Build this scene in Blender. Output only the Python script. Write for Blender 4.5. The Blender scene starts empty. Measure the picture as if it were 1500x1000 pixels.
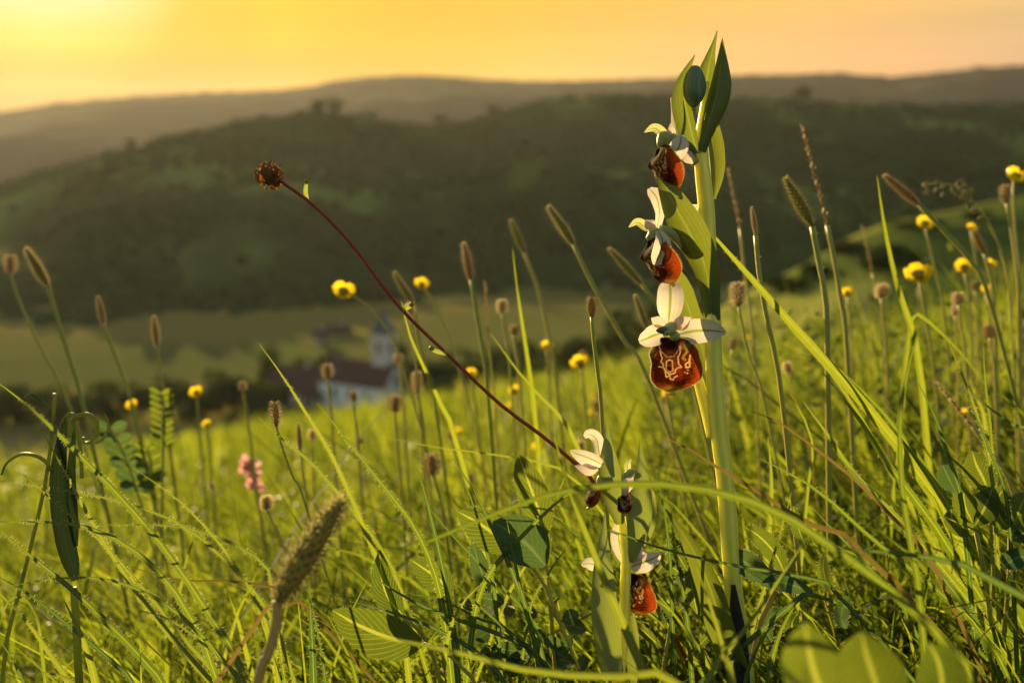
import bpy, math, random
import numpy as np
from mathutils import Vector, Matrix, noise
R = math.radians
random.seed(7)
rng = np.random.default_rng(11)
SC = bpy.context.scene
COL = SC.collection

# ------------------------------------------------------------------ camera
FPX = 1458.0                     # focal length in pixels of a 1500 px wide frame
PITCH = R(12.0)
CAMZ = 0.20
FOCUS = 0.44
cam_d = bpy.data.cameras.new('camera')
cam_d.sensor_width = 36.0
cam_d.lens = 36.0 * FPX / 1500.0
cam_d.clip_start = 0.01
cam_d.clip_end = 30000
cam_d.dof.use_dof = True
cam_d.dof.focus_distance = FOCUS
cam_d.dof.aperture_fstop = 7.1
cam_d.dof.aperture_blades = 9
cam = bpy.data.objects.new('camera', cam_d)
COL.objects.link(cam)
cam.location = (0, 0, CAMZ)
cam.rotation_euler = (math.pi / 2 - PITCH, 0, 0)
SC.camera = cam

# ------------------------------------------------------------------ sky and sun
SUN_AZ = R(-24.5)                # from +Y towards -X
SUN_EL = R(8.0)
sun_dir = Vector((math.sin(SUN_AZ) * math.cos(SUN_EL), math.cos(SUN_AZ) * math.cos(SUN_EL), math.sin(SUN_EL)))
w = bpy.data.worlds.new('World')
SC.world = w
w.use_nodes = True
nt = w.node_tree
nt.nodes.clear()
N = nt.nodes.new
L = nt.links.new
sky = N('ShaderNodeTexSky')
sky.sky_type = 'NISHITA'
sky.sun_disc = False
sky.sun_elevation = SUN_EL
sky.sun_rotation = SUN_AZ
sky.air_density = 1.0
sky.dust_density = 2.0
sky.ozone_density = 1.0
tc = N('ShaderNodeTexCoord')
dot = N('ShaderNodeVectorMath'); dot.operation = 'DOT_PRODUCT'
L(tc.outputs['Generated'], dot.inputs[0]); dot.inputs[1].default_value = sun_dir
ramp = N('ShaderNodeValToRGB')                     # air colour by angle from the sun
ramp.color_ramp.interpolation = 'EASE'
mr = N('ShaderNodeMapRange'); mr.inputs['From Min'].default_value = -1; mr.inputs['From Max'].default_value = 1
L(dot.outputs['Value'], mr.inputs['Value'])
L(mr.outputs['Result'], ramp.inputs['Fac'])
cr = ramp.color_ramp                                # forward scattering round the sun is damped, the air far from it kept light
stops = [(-1.0, (0.6607, 0.6111, 0.5121)), (0.2, (0.6607, 0.5616, 0.413)), (0.55, (0.4329, 0.3031, 0.1732)), (0.68, (0.4235, 0.2431, 0.098)), (0.8, (0.2824, 0.1843, 0.0667)), (0.91, (0.1282, 0.1026, 0.0099)), (0.979, (0.0465, 0.0418, 0.0031)), (0.9955, (0.0263, 0.0267, 0.0019)), (1.0, (0.0334, 0.0401, 0.062))]
cr.elements[0].position = 0.0; cr.elements[0].color = (*stops[0][1], 1)
cr.elements[1].position = 1.0; cr.elements[1].color = (*stops[-1][1], 1)
for d_, c_ in stops[1:-1]:
    e = cr.elements.new((d_ + 1) / 2); e.color = (*c_, 1)
cr.interpolation = 'B_SPLINE'
sxyz = N('ShaderNodeSeparateXYZ'); L(tc.outputs['Generated'], sxyz.inputs[0])
er = N('ShaderNodeValToRGB'); L(sxyz.outputs[2], er.inputs['Fac'])      # pink band low over the horizon
er.color_ramp.elements[0].position = 0.05; er.color_ramp.elements[0].color = (0.39, 0.42, 0.9, 1)
er.color_ramp.elements[1].position = 0.125; er.color_ramp.elements[1].color = (0.5, 0.5, 0.42, 1)
e = er.color_ramp.elements.new(0.5); e.color = (0.5, 0.52, 0.6, 1)
em = N('ShaderNodeMapRange'); em.interpolation_type = 'SMOOTHSTEP'; em.inputs[1].default_value = 0.86; em.inputs[2].default_value = 0.998; em.inputs[3].default_value = 1.0; em.inputs[4].default_value = 0.0
L(dot.outputs['Value'], em.inputs[0])
ns = N('ShaderNodeValToRGB'); L(sxyz.outputs[2], ns.inputs['Fac'])      # thicker, yellower air under the sun
ns.color_ramp.elements[0].position = 0.03; ns.color_ramp.elements[0].color = (0.17, 0.118, 0.004, 1)
ns.color_ramp.elements[1].position = 0.13; ns.color_ramp.elements[1].color = (0.5, 0.52, 0.52, 1)
e = ns.color_ramp.elements.new(0.08); e.color = (0.31, 0.34, 0.13, 1)
emx = N('ShaderNodeMix'); emx.data_type = 'RGBA'; emx.inputs[6].default_value = (0.5, 0.5, 0.5, 1); L(em.outputs[0], emx.inputs[0]); L(ns.outputs[0], emx.inputs[6]); L(er.outputs[0], emx.inputs[7])
edb = N('ShaderNodeVectorMath'); edb.operation = 'SCALE'; edb.inputs['Scale'].default_value = 4.0; L(emx.outputs[2], edb.inputs[0])
mul = N('ShaderNodeMix'); mul.data_type = 'RGBA'; mul.blend_type = 'MULTIPLY'
mul.inputs[0].default_value = 1.0
L(sky.outputs[0], mul.inputs[6]); L(ramp.outputs[0], mul.inputs[7])
bg = N('ShaderNodeBackground'); bg.inputs['Strength'].default_value = 0.10
mu2 = N('ShaderNodeVectorMath'); mu2.operation = 'MULTIPLY'; L(mul.outputs[2], mu2.inputs[0]); L(edb.outputs[0], mu2.inputs[1])
cmap = N('ShaderNodeMapping'); cmap.inputs['Scale'].default_value = (1.6, 1.6, 26.0); L(tc.outputs['Generated'], cmap.inputs[0])     # faint veils of high cloud
cnz = N('ShaderNodeTexNoise'); cnz.inputs['Scale'].default_value = 1.3; cnz.inputs['Detail'].default_value = 5; L(cmap.outputs[0], cnz.inputs['Vector'])
cmr = N('ShaderNodeMapRange'); cmr.interpolation_type = 'SMOOTHSTEP'; L(cnz.outputs[0], cmr.inputs[0]); cmr.inputs[1].default_value = 0.35; cmr.inputs[2].default_value = 0.7; cmr.inputs[3].default_value = 0.93; cmr.inputs[4].default_value = 1.06
csc = N('ShaderNodeVectorMath'); csc.operation = 'SCALE'; L(mu2.outputs[0], csc.inputs[0]); L(cmr.outputs[0], csc.inputs['Scale'])
L(csc.outputs[0], bg.inputs['Color'])
out = N('ShaderNodeOutputWorld')
L(bg.outputs[0], out.inputs['Surface'])

sd = bpy.data.lights.new('sun', 'SUN')
sd.energy = 5.0
sd.angle = R(0.5)
sd.color = (1.0, 0.745, 0.36)
sun = bpy.data.objects.new('sun', sd)
COL.objects.link(sun)
sun.rotation_euler = (-sun_dir).to_track_quat('-Z', 'Y').to_euler()
sun.location = (0, 0, 50)

vs = SC.view_settings
vs.view_transform = 'Standard'
vs.look = 'None'
vs.gamma = 1.0
vs.use_curve_mapping = False
vs.exposure = 1.35
SC.render.engine = 'CYCLES'
cy = SC.cycles
cy.max_bounces = 7; cy.diffuse_bounces = 2; cy.glossy_bounces = 2; cy.transmission_bounces = 4
cy.volume_bounces = 0; cy.transparent_max_bounces = 8
cy.use_denoising = True
cy.sample_clamp_indirect = 6.0

# ------------------------------------------------------------------ helpers
FW = Vector((0, math.cos(PITCH), -math.sin(PITCH)))
UP = Vector((0, math.sin(PITCH), math.cos(PITCH)))
RT = Vector((1, 0, 0))
CAM = Vector((0, 0, CAMZ))
def P(px, py, d=FOCUS):
    """where a point seen at (px, py) of the photograph lies when it is d metres away"""
    return CAM + RT * ((px - 750) / FPX * d) + UP * (-(py - 500) / FPX * d) + FW * d
def PX(n, d=FOCUS): return n / FPX * d
# meadow plane: vanishing line v = a u + b, h below the lens
GA, GB, GH = 0.160, -0.030, 0.145
_n = RT * (-GA) + UP * 1.0 + FW * (-GB)
_p0 = CAM - UP * GH
GX, GY = -_n.x / _n.z, -_n.y / _n.z
G0 = _p0.z - GX * _p0.x - GY * _p0.y
FLOOR = -62.0
def smax(a, b, k):
    return 0.5 * (a + b + np.sqrt((a - b) ** 2 + k * k))
def gz(x, y):
    x = np.asarray(x, float); y = np.asarray(y, float)
    r = np.sqrt(x * x + y * y)
    z = G0 + GX * x + GY * y
    z = z + 0.012 * np.sin(x * 3.1 + 1.0) * np.sin(y * 2.3) * np.clip(r / 2, 0, 1)
    br = np.clip(r - 9, 0, 60)
    z = z - 0.0016 * br ** 2                     # the brow rolls over
    z = smax(z, FLOOR + 0 * z, 8.0)
    z = -smax(-z, -22.0 + 0 * z, 6.0)
    return z
def gzs(x, y): return float(gz(x, y))

def mat(name):
    m = bpy.data.materials.new(name); m.use_nodes = True
    m.node_tree.nodes.clear()
    return m, m.node_tree.nodes.new, m.node_tree.links.new
def c4(c): return (c[0], c[1], c[2], 1.0)
def leafmat(name, ca, cb, ta, tb, tf=0.5, rough=0.5, vein=None, veins=0.0, spec=0.35, stripes=0.0, nscale=900.0, midw=0.06, bump=0.15, sss=0.0, sfac=0.32):
    """thin plant tissue: reflects ca..cb and lets ta..tb through; the rnd attribute picks the mixture"""
    m, N, L = mat(name)
    at = N('ShaderNodeAttribute'); at.attribute_name = 'rnd'
    geo = N('ShaderNodeNewGeometry')
    nz = N('ShaderNodeTexNoise'); nz.inputs['Scale'].default_value = nscale; nz.inputs['Detail'].default_value = 3
    L(geo.outputs['Position'], nz.inputs['Vector'])
    ad = N('ShaderNodeMath'); ad.operation = 'MULTIPLY_ADD'
    L(nz.outputs[0], ad.inputs[0]); ad.inputs[1].default_value = 0.5
    sb = N('ShaderNodeMath'); sb.operation = 'SUBTRACT'; L(at.outputs['Fac'], sb.inputs[0]); sb.inputs[1].default_value = 0.25
    L(sb.outputs[0], ad.inputs[2])
    cl = N('ShaderNodeClamp'); L(ad.outputs[0], cl.inputs[0])
    def mixc(a, b, f):
        x = N('ShaderNodeMix'); x.data_type = 'RGBA'
        if hasattr(a, 'links') or not isinstance(a, tuple): L(a, x.inputs[6])
        else: x.inputs[6].default_value = c4(a)
        if not isinstance(b, tuple): L(b, x.inputs[7])
        else: x.inputs[7].default_value = c4(b)
        L(f, x.inputs[0]); return x.outputs[2]
    c = mixc(ca, cb, cl.outputs[0]); t = mixc(ta, tb, cl.outputs[0])
    bumpsrc = nz.outputs[0]
    if vein is not None or stripes > 0:
        uv = N('ShaderNodeUVMap'); sp = N('ShaderNodeSeparateXYZ'); L(uv.outputs[0], sp.inputs[0])
        a0 = N('ShaderNodeMath'); a0.operation = 'SUBTRACT'; L(sp.outputs[0], a0.inputs[0]); a0.inputs[1].default_value = 0.5
        ab = N('ShaderNodeMath'); ab.operation = 'ABSOLUTE'; L(a0.outputs[0], ab.inputs[0])
        if stripes > 0:          # fine ribs running the length of the blade
            mm = N('ShaderNodeMath'); mm.operation = 'MULTIPLY'; L(sp.outputs[0], mm.inputs[0]); mm.inputs[1].default_value = stripes * 6.283
            sn = N('ShaderNodeMath'); sn.operation = 'SINE'; L(mm.outputs[0], sn.inputs[0])
            s2 = N('ShaderNodeMapRange'); s2.inputs[1].default_value = -1; L(sn.outputs[0], s2.inputs[0]); s2.inputs[3].default_value = 0.0; s2.inputs[4].default_value = sfac
            dk = tuple(x * 0.45 for x in ca); tk = tuple(x * 0.5 for x in ta)
            c = mixc(c, dk, s2.outputs[0]); t = mixc(t, tk, s2.outputs[0])
            bumpsrc = sn.outputs[0]
        if vein is not None:
            mv = N('ShaderNodeMapRange'); mv.interpolation_type = 'SMOOTHSTEP'
            L(ab.outputs[0], mv.inputs[0]); mv.inputs[1].default_value = midw * 0.35; mv.inputs[2].default_value = midw
            mv.inputs[3].default_value = 1.0; mv.inputs[4].default_value = 0.0
            f = mv.outputs[0]
            if veins > 0:        # side veins sweeping towards the tip
                k1 = N('ShaderNodeMath'); k1.operation = 'MULTIPLY_ADD'; L(ab.outputs[0], k1.inputs[0]); k1.inputs[1].default_value = -0.75; L(sp.outputs[1], k1.inputs[2])
                k2 = N('ShaderNodeMath'); k2.operation = 'MULTIPLY'; L(k1.outputs[0], k2.inputs[0]); k2.inputs[1].default_value = veins * 6.283
                k3 = N('ShaderNodeMath'); k3.operation = 'SINE'; L(k2.outputs[0], k3.inputs[0])
                k4 = N('ShaderNodeMapRange'); k4.interpolation_type = 'SMOOTHSTEP'; L(k3.outputs[0], k4.inputs[0]); k4.inputs[1].default_value = 0.72; k4.inputs[2].default_value = 1.0; k4.inputs[4].default_value = 0.4
                mx = N('ShaderNodeMath'); mx.operation = 'MAXIMUM'; L(f, mx.inputs[0]); L(k4.outputs[0], mx.inputs[1])
                f = mx.outputs[0]
                bumpsrc = k3.outputs[0]
            c = mixc(c, vein[0], f); t = mixc(t, vein[1], f)
    bp = N('ShaderNodeBump'); bp.inputs['Strength'].default_value = bump; bp.inputs['Distance'].default_value = 0.0004
    L(bumpsrc, bp.inputs['Height'])
    pr = N('ShaderNodeBsdfPrincipled'); L(c, pr.inputs['Base Color']); pr.inputs['Roughness'].default_value = rough
    pr.inputs['Specular IOR Level'].default_value = spec
    if sss:
        pr.inputs['Subsurface Weight'].default_value = 1.0; pr.inputs['Subsurface Scale'].default_value = sss; pr.inputs['Subsurface Radius'].default_value = (1.0, 0.9, 0.25)
    L(bp.outputs[0], pr.inputs['Normal'])
    tr = N('ShaderNodeBsdfTranslucent'); L(t, tr.inputs['Color'])
    ms = N('ShaderNodeMixShader'); ms.inputs[0].default_value = tf
    L(pr.outputs[0], ms.inputs[1]); L(tr.outputs[0], ms.inputs[2])
    o = N('ShaderNodeOutputMaterial'); L(ms.outputs[0], o.inputs['Surface'])
    return m
def solid(name, ca, cb=None, rough=0.8, scale=5.0, bump=0.0, dist=0.1, detail=4.0, spec=0.3):
    m, N, L = mat(name)
    cb = cb or tuple(x * 0.75 for x in ca)
    geo = N('ShaderNodeNewGeometry')
    nz = N('ShaderNodeTexNoise'); nz.inputs['Scale'].default_value = scale; nz.inputs['Detail'].default_value = detail
    L(geo.outputs['Position'], nz.inputs['Vector'])
    mp = N('ShaderNodeMapRange'); mp.inputs[1].default_value = 0.35; mp.inputs[2].default_value = 0.65; L(nz.outputs[0], mp.inputs[0])
    x = N('ShaderNodeMix'); x.data_type = 'RGBA'; x.inputs[6].default_value = c4(ca); x.inputs[7].default_value = c4(cb)
    L(mp.outputs[0], x.inputs[0])
    pr = N('ShaderNodeBsdfPrincipled'); L(x.outputs[2], pr.inputs['Base Color']); pr.inputs['Roughness'].default_value = rough
    pr.inputs['Specular IOR Level'].default_value = spec
    if bump:
        bp = N('ShaderNodeBump'); bp.inputs['Strength'].default_value = bump; bp.inputs['Distance'].default_value = dist
        L(nz.outputs[0], bp.inputs['Height']); L(bp.outputs[0], pr.inputs['Normal'])
    o = N('ShaderNodeOutputMaterial'); L(pr.outputs[0], o.inputs['Surface'])
    return m

def catmull(pts, n):
    p = np.array([tuple(q) for q in pts], float)
    if len(p) == 2:
        t = np.linspace(0, 1, n)[:, None]; return p[0] * (1 - t) + p[1] * t
    q = np.vstack([2 * p[0] - p[1], p, 2 * p[-1] - p[-2]])
    s = np.linspace(0, len(p) - 1, n); i = np.minimum(s.astype(int), len(p) - 2); f = (s - i)[:, None]
    a, b, c, d = q[i], q[i + 1], q[i + 2], q[i + 3]
    return 0.5 * ((2 * b) + (c - a) * f + (2 * a - 5 * b + 4 * c - d) * f ** 2 + (3 * b - a - 3 * c + d) * f ** 3)
def interp1(v, n):
    v = np.array(v, float)
    return np.interp(np.linspace(0, 1, n), np.linspace(0, 1, len(v)), v)
def unit(a):
    return a / np.maximum(np.linalg.norm(a, axis=-1, keepdims=True), 1e-12)

class MB:
    def __init__(s): s.v = []; s.f = []; s.uv = []; s.r = []; s.mi = []; s.n = 0; s.col = []
    def add(s, V, F, UV=None, rnd=0.5, mi=0, col=None):
        V = np.asarray(V, float); k = len(V)
        s.v.append(V); s.f += [tuple(int(i) + s.n for i in q) for q in F]
        s.uv.append(np.zeros((k, 2)) if UV is None else np.asarray(UV, float))
        s.r.append(np.broadcast_to(np.asarray(rnd, float), (k,)))
        s.col.append(np.ones((k, 3)) if col is None else np.asarray(col, float))
        s.mi += [mi] * len(F); s.n += k
        return s
    def build(s, name, mats, parent=None, smooth=True, usecol=False):
        V = np.vstack(s.v)
        me = bpy.data.meshes.new(name)
        me.from_pydata(V.tolist(), [], s.f)
        li = np.zeros(len(me.loops), np.int32); me.loops.foreach_get('vertex_index', li)
        uvl = me.uv_layers.new(name='UVMap'); uvl.data.foreach_set('uv', np.vstack(s.uv)[li].ravel())
        a = me.attributes.new('rnd', 'FLOAT', 'POINT'); a.data.foreach_set('value', np.concatenate(s.r).astype(np.float32))
        if usecol:
            a = me.attributes.new('paint', 'FLOAT_COLOR', 'POINT')
            cc = np.hstack([np.vstack(s.col), np.ones((len(V), 1))]); a.data.foreach_set('color', cc.astype(np.float32).ravel())
        for m in (mats if isinstance(mats, (list, tuple)) else [mats]): me.materials.append(m)
        me.polygons.foreach_set('material_index', np.array(s.mi, np.int32))
        if smooth: me.polygons.foreach_set('use_smooth', np.ones(len(s.f), bool))
        me.update()
        o = bpy.data.objects.new(name, me); COL.objects.link(o)
        if parent is not None:
            o.parent = parent; o.matrix_parent_inverse = Matrix.Translation(-world_loc(parent))
        return o
def world_loc(o):
    return o.location.copy() if o.type == 'EMPTY' else Vector((0, 0, 0))
def tag(o, label=None, cat=None, group=None, kind=None):
    if label: o['label'] = label
    if cat: o['category'] = cat
    if group: o['group'] = group
    if kind: o['kind'] = kind
    return o
def thing(name, loc, label, cat, group=None):
    o = bpy.data.objects.new(name, None); COL.objects.link(o)
    o.empty_display_size = 0.02; o.location = Vector(loc)
    return tag(o, label, cat, group)

def surf(mb, ctr, widths, facing=None, wrap=0.6, nu=5, nv=12, roll=0.0, rnd=0.5, mi=0, twist=0.0, wave=0.0):
    """a strip of tissue along ctr: widths across it, bent by the angle wrap about its length, its outside turned to facing"""
    C = catmull(ctr, nv); W = interp1(widths, nv) if len(widths) != nv else np.array(widths)
    T = unit(np.gradient(C, axis=0))
    if facing is None: Fv = unit(np.array(CAM)[None, :] - C)
    else: Fv = np.broadcast_to(np.array(tuple(facing), float), C.shape)
    S = unit(np.cross(T, Fv)); Nn = unit(np.cross(S, T))
    an = roll + twist * np.linspace(-0.5, 0.5, nv)
    ca, sa = np.cos(an)[:, None], np.sin(an)[:, None]
    S, Nn = S * ca + Nn * sa, Nn * ca - S * sa
    wr = interp1(wrap if hasattr(wrap, '__len__') else [wrap, wrap], nv)
    wr = np.where(np.abs(wr) < 1e-3, 1e-3, wr)
    ph = np.linspace(-0.5, 0.5, nu)[None, :] * wr[:, None]
    rad = (W / np.abs(wr))[:, None] * np.sign(wr)[:, None]
    off = rad * np.sin(ph) ; dep = -rad * (1 - np.cos(ph))
    off = off * np.sign(wr)[:, None] * np.sign(wr)[:, None]
    V = C[:, None, :] + S[:, None, :] * off[..., None] + Nn[:, None, :] * dep[..., None]
    if wave:
        k = np.linspace(0, 9, nv)[:, None]; u = np.linspace(-1, 1, nu)[None, :]
        V = V + Nn[:, None, :] * (wave * W[:, None] * np.sin(k + u) * np.abs(u))[..., None]
    U, Vv = np.meshgrid(np.linspace(0, 1, nu), np.linspace(0, 1, nv))
    F = []
    for i in range(nv - 1):
        for j in range(nu - 1):
            a = i * nu + j; F.append((a, a + 1, a + nu + 1, a + nu))
    mb.add(V.reshape(-1, 3), F, np.stack([U.ravel(), Vv.ravel()], 1), rnd, mi)
    return C, S, Nn, W, T
def hairs(mb, C, S, Nn, W, T, mi, step=0.0009, ln=0.0013, sides=(-1, 1), start=0.05, end=0.95, th=0.00011, rnd=0.5, fan=0.5):
    """cilia standing off the two edges"""
    seg = np.linalg.norm(np.diff(C, axis=0), axis=1); s = np.concatenate([[0], np.cumsum(seg)])
    n = int(s[-1] / step)
    if n < 2: return
    V = []; F = []
    for sd in sides:
        for k in range(n):
            if random.random() < 0.3: continue
            q = s[-1] * (start + (end - start) * (k + random.random()) / n)
            i = min(np.searchsorted(s, q) - 1, len(C) - 2); i = max(i, 0); f = (q - s[i]) / max(seg[i], 1e-9)
            c = C[i] * (1 - f) + C[i + 1] * f; w2 = (W[i] * (1 - f) + W[i + 1] * f) * 0.5
            b = c + sd * S[i] * w2 * 0.97
            l = ln * random.uniform(0.3, 1.35)
            d = sd * S[i] + T[i] * random.uniform(-0.1, 0.7) + Nn[i] * random.uniform(-fan, fan)
            d = d / np.linalg.norm(d)
            k0 = len(V); V += [b - T[i] * th, b + T[i] * th, b + d * l]; F.append((k0, k0 + 1, k0 + 2))
    mb.add(V, F, None, rnd, mi)
def tube(mb, pts, radii, n=8, nv=None, rnd=0.5, mi=0, cap=True):
    nv = nv or max(2, len(pts) * 4)
    C = catmull(pts, nv); Rr = interp1(radii, nv); T = unit(np.gradient(C, axis=0))
    ref = np.array([0.13, 0.97, 0.21]); A = unit(np.cross(T, ref)); B = np.cross(T, A)
    th = np.linspace(0, 2 * math.pi, n, endpoint=False)
    V = C[:, None, :] + Rr[:, None, None] * (A[:, None, :] * np.cos(th)[None, :, None] + B[:, None, :] * np.sin(th)[None, :, None])
    F = [(i * n + j, i * n + (j + 1) % n, (i + 1) * n + (j + 1) % n, (i + 1) * n + j) for i in range(nv - 1) for j in range(n)]
    if cap: F += [tuple(range(n - 1, -1, -1)), tuple((nv - 1) * n + j for j in range(n))]
    U, Vv = np.meshgrid(np.linspace(0, 1, n), np.linspace(0, 1, nv))
    mb.add(V.reshape(-1, 3), F, np.stack([U.ravel(), Vv.ravel()], 1), rnd, mi)
    return C, Rr, T
def body(mb, a, b, prof, n=12, nv=14, rnd=0.5, mi=0, bend=None):
    """a closed swelling body from a to b; prof = radii along it"""
    a = Vector(a); b = Vector(b)
    pts = [a, b] if bend is None else [a, (a + b) / 2 + Vector(bend), b]
    return tube(mb, pts, interp1(prof, nv), n, nv, rnd, mi)
def Q(px, py, mm=0.0, d=FOCUS):
    """like P, but mm millimetres nearer the lens"""
    return P(px, py, d - mm * 0.001)
# ------------------------------------------------------------------ ground and hills
def grid_mesh(name, V, nr, nc, m, kind='structure', closed=False):
    me = bpy.data.meshes.new(name)
    i = np.arange(nr - 1)[:, None]; j = np.arange(nc if closed else nc - 1)[None, :]
    j2 = (j + 1) % nc
    f = np.stack([i * nc + j, i * nc + j2, (i + 1) * nc + j2, (i + 1) * nc + j], -1).reshape(-1, 4)
    raw_mesh(me, V.reshape(-1, 3), f)
    me.materials.append(m)
    o = bpy.data.objects.new(name, me); COL.objects.link(o)
    o['kind'] = kind
    return o
def raw_mesh(me, V, F, smooth=True):
    k = F.shape[1]
    me.vertices.add(len(V)); me.vertices.foreach_set('co', V.astype(np.float32).ravel())
    me.loops.add(F.size); me.loops.foreach_set('vertex_index', F.astype(np.int32).ravel())
    me.polygons.add(len(F)); me.polygons.foreach_set('loop_start', np.arange(0, F.size, k, dtype=np.int32))
    me.polygons.foreach_set('loop_total', np.full(len(F), k, np.int32))
    if smooth: me.polygons.foreach_set('use_smooth', np.ones(len(F), bool))
    me.update(calc_edges=True)

def ground_mat():
    m, N, L = mat('earth_and_fields')
    geo = N('ShaderNodeNewGeometry')
    sp = N('ShaderNodeSeparateXYZ'); L(geo.outputs['Position'], sp.inputs[0])
    n1 = N('ShaderNodeTexNoise'); n1.inputs['Scale'].default_value = 60; n1.inputs['Detail'].default_value = 6
    L(geo.outputs['Position'], n1.inputs['Vector'])
    near = N('ShaderNodeMix'); near.data_type = 'RGBA'
    near.inputs[6].default_value = (0.022, 0.018, 0.009, 1); near.inputs[7].default_value = (0.055, 0.065, 0.016, 1)
    L(n1.outputs[0], near.inputs[0])
    mp = N('ShaderNodeMapping'); mp.inputs['Scale'].default_value = (0.006, 0.022, 0.0)
    mp.inputs['Rotation'].default_value = (0, 0, 0.35)
    L(geo.outputs['Position'], mp.inputs[0])
    vo = N('ShaderNodeTexVoronoi'); vo.inputs['Scale'].default_value = 1.0; vo.inputs['Randomness'].default_value = 0.8
    L(mp.outputs[0], vo.inputs['Vector'])
    rp = N('ShaderNodeValToRGB'); rp.color_ramp.interpolation = 'CONSTANT'
    els = rp.color_ramp.elements
    els[0].color = (0.25, 0.225, 0.07, 1); els[1].position = 0.75; els[1].color = (0.18, 0.19, 0.06, 1)
    for p, c in ((0.2, (0.33, 0.28, 0.09, 1)), (0.4, (0.15, 0.17, 0.055, 1)), (0.58, (0.40, 0.32, 0.10, 1))):
        e = els.new(p); e.color = c
    sv = N('ShaderNodeSeparateColor'); L(vo.outputs['Color'], sv.inputs[0]); L(sv.outputs[0], rp.inputs[0])
    n2 = N('ShaderNodeTexNoise'); n2.inputs['Scale'].default_value = 0.15; n2.inputs['Detail'].default_value = 5
    L(geo.outputs['Position'], n2.inputs['Vector'])
    fm = N('ShaderNodeMix'); fm.data_type = 'RGBA'; fm.blend_type = 'MULTIPLY'; fm.inputs[0].default_value = 0.35
    L(rp.outputs[0], fm.inputs[6]); L(n2.outputs['Color'], fm.inputs[7])
    mr = N('ShaderNodeMapRange'); mr.interpolation_type = 'SMOOTHSTEP'
    L(sp.outputs[2], mr.inputs[0]); mr.inputs[1].default_value = -56; mr.inputs[2].default_value = -20
    mr.inputs[3].default_value = 1; mr.inputs[4].default_value = 0
    al = N('ShaderNodeMix'); al.data_type = 'RGBA'; L(mr.outputs[0], al.inputs[0]); L(near.outputs[2], al.inputs[6]); L(fm.outputs[2], al.inputs[7])
    pr = N('ShaderNodeBsdfPrincipled'); pr.inputs['Roughness'].default_value = 1.0; pr.inputs['Specular IOR Level'].default_value = 0.0
    L(al.outputs[2], pr.inputs['Base Color'])
    bp = N('ShaderNodeBump'); bp.inputs['Strength'].default_value = 0.6; bp.inputs['Distance'].default_value = 0.006
    L(n1.outputs[0], bp.inputs['Height']); L(bp.outputs[0], pr.inputs['Normal'])
    o = N('ShaderNodeOutputMaterial'); L(pr.outputs[0], o.inputs['Surface'])
    return m
rr = np.concatenate([[0.02], np.geomspace(0.12, 9500, 150)])
th = np.linspace(0, 2 * math.pi, 240, endpoint=False)
X = rr[:, None] * np.sin(th)[None, :]; Y = rr[:, None] * np.cos(th)[None, :]
Z = gz(X, Y)
grid_mesh('ground', np.stack([X, Y, Z], -1), len(rr), len(th), ground_mat(), closed=True)

def hill_mat(name, dark, light, patch, s1, s2, stretch=(1, 1, 1), rot=0.0):
    m, N, L = mat(name)
    geo = N('ShaderNodeNewGeometry')
    mp = N('ShaderNodeMapping'); mp.inputs['Scale'].default_value = stretch; mp.inputs['Rotation'].default_value = (0, 0, rot)
    L(geo.outputs['Position'], mp.inputs[0])
    n1 = N('ShaderNodeTexNoise'); n1.inputs['Scale'].default_value = s1; n1.inputs['Detail'].default_value = 3; n1.inputs['Roughness'].default_value = 0.45
    L(mp.outputs[0], n1.inputs['Vector'])
    n2 = N('ShaderNodeTexNoise'); n2.inputs['Scale'].default_value = s2; n2.inputs['Detail'].default_value = 5
    L(geo.outputs['Position'], n2.inputs['Vector'])
    r1 = N('ShaderNodeMapRange'); r1.interpolation_type = 'SMOOTHSTEP'; L(n1.outputs[0], r1.inputs[0]); r1.inputs[1].default_value = 0.50; r1.inputs[2].default_value = 0.66
    a = N('ShaderNodeMix'); a.data_type = 'RGBA'; L(n2.outputs[0], a.inputs[0]); a.inputs[6].default_value = c4(dark); a.inputs[7].default_value = c4(light)
    b = N('ShaderNodeMix'); b.data_type = 'RGBA'; L(r1.outputs[0], b.inputs[0]); L(a.outputs[2], b.inputs[6]); b.inputs[7].default_value = c4(patch)
    pr = N('ShaderNodeBsdfPrincipled'); pr.inputs['Roughness'].default_value = 1.0; pr.inputs['Specular IOR Level'].default_value = 0.0
    L(b.outputs[2], pr.inputs['Base Color'])
    o = N('ShaderNodeOutputMaterial'); L(pr.outputs[0], o.inputs['Surface'])
    return m
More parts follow.
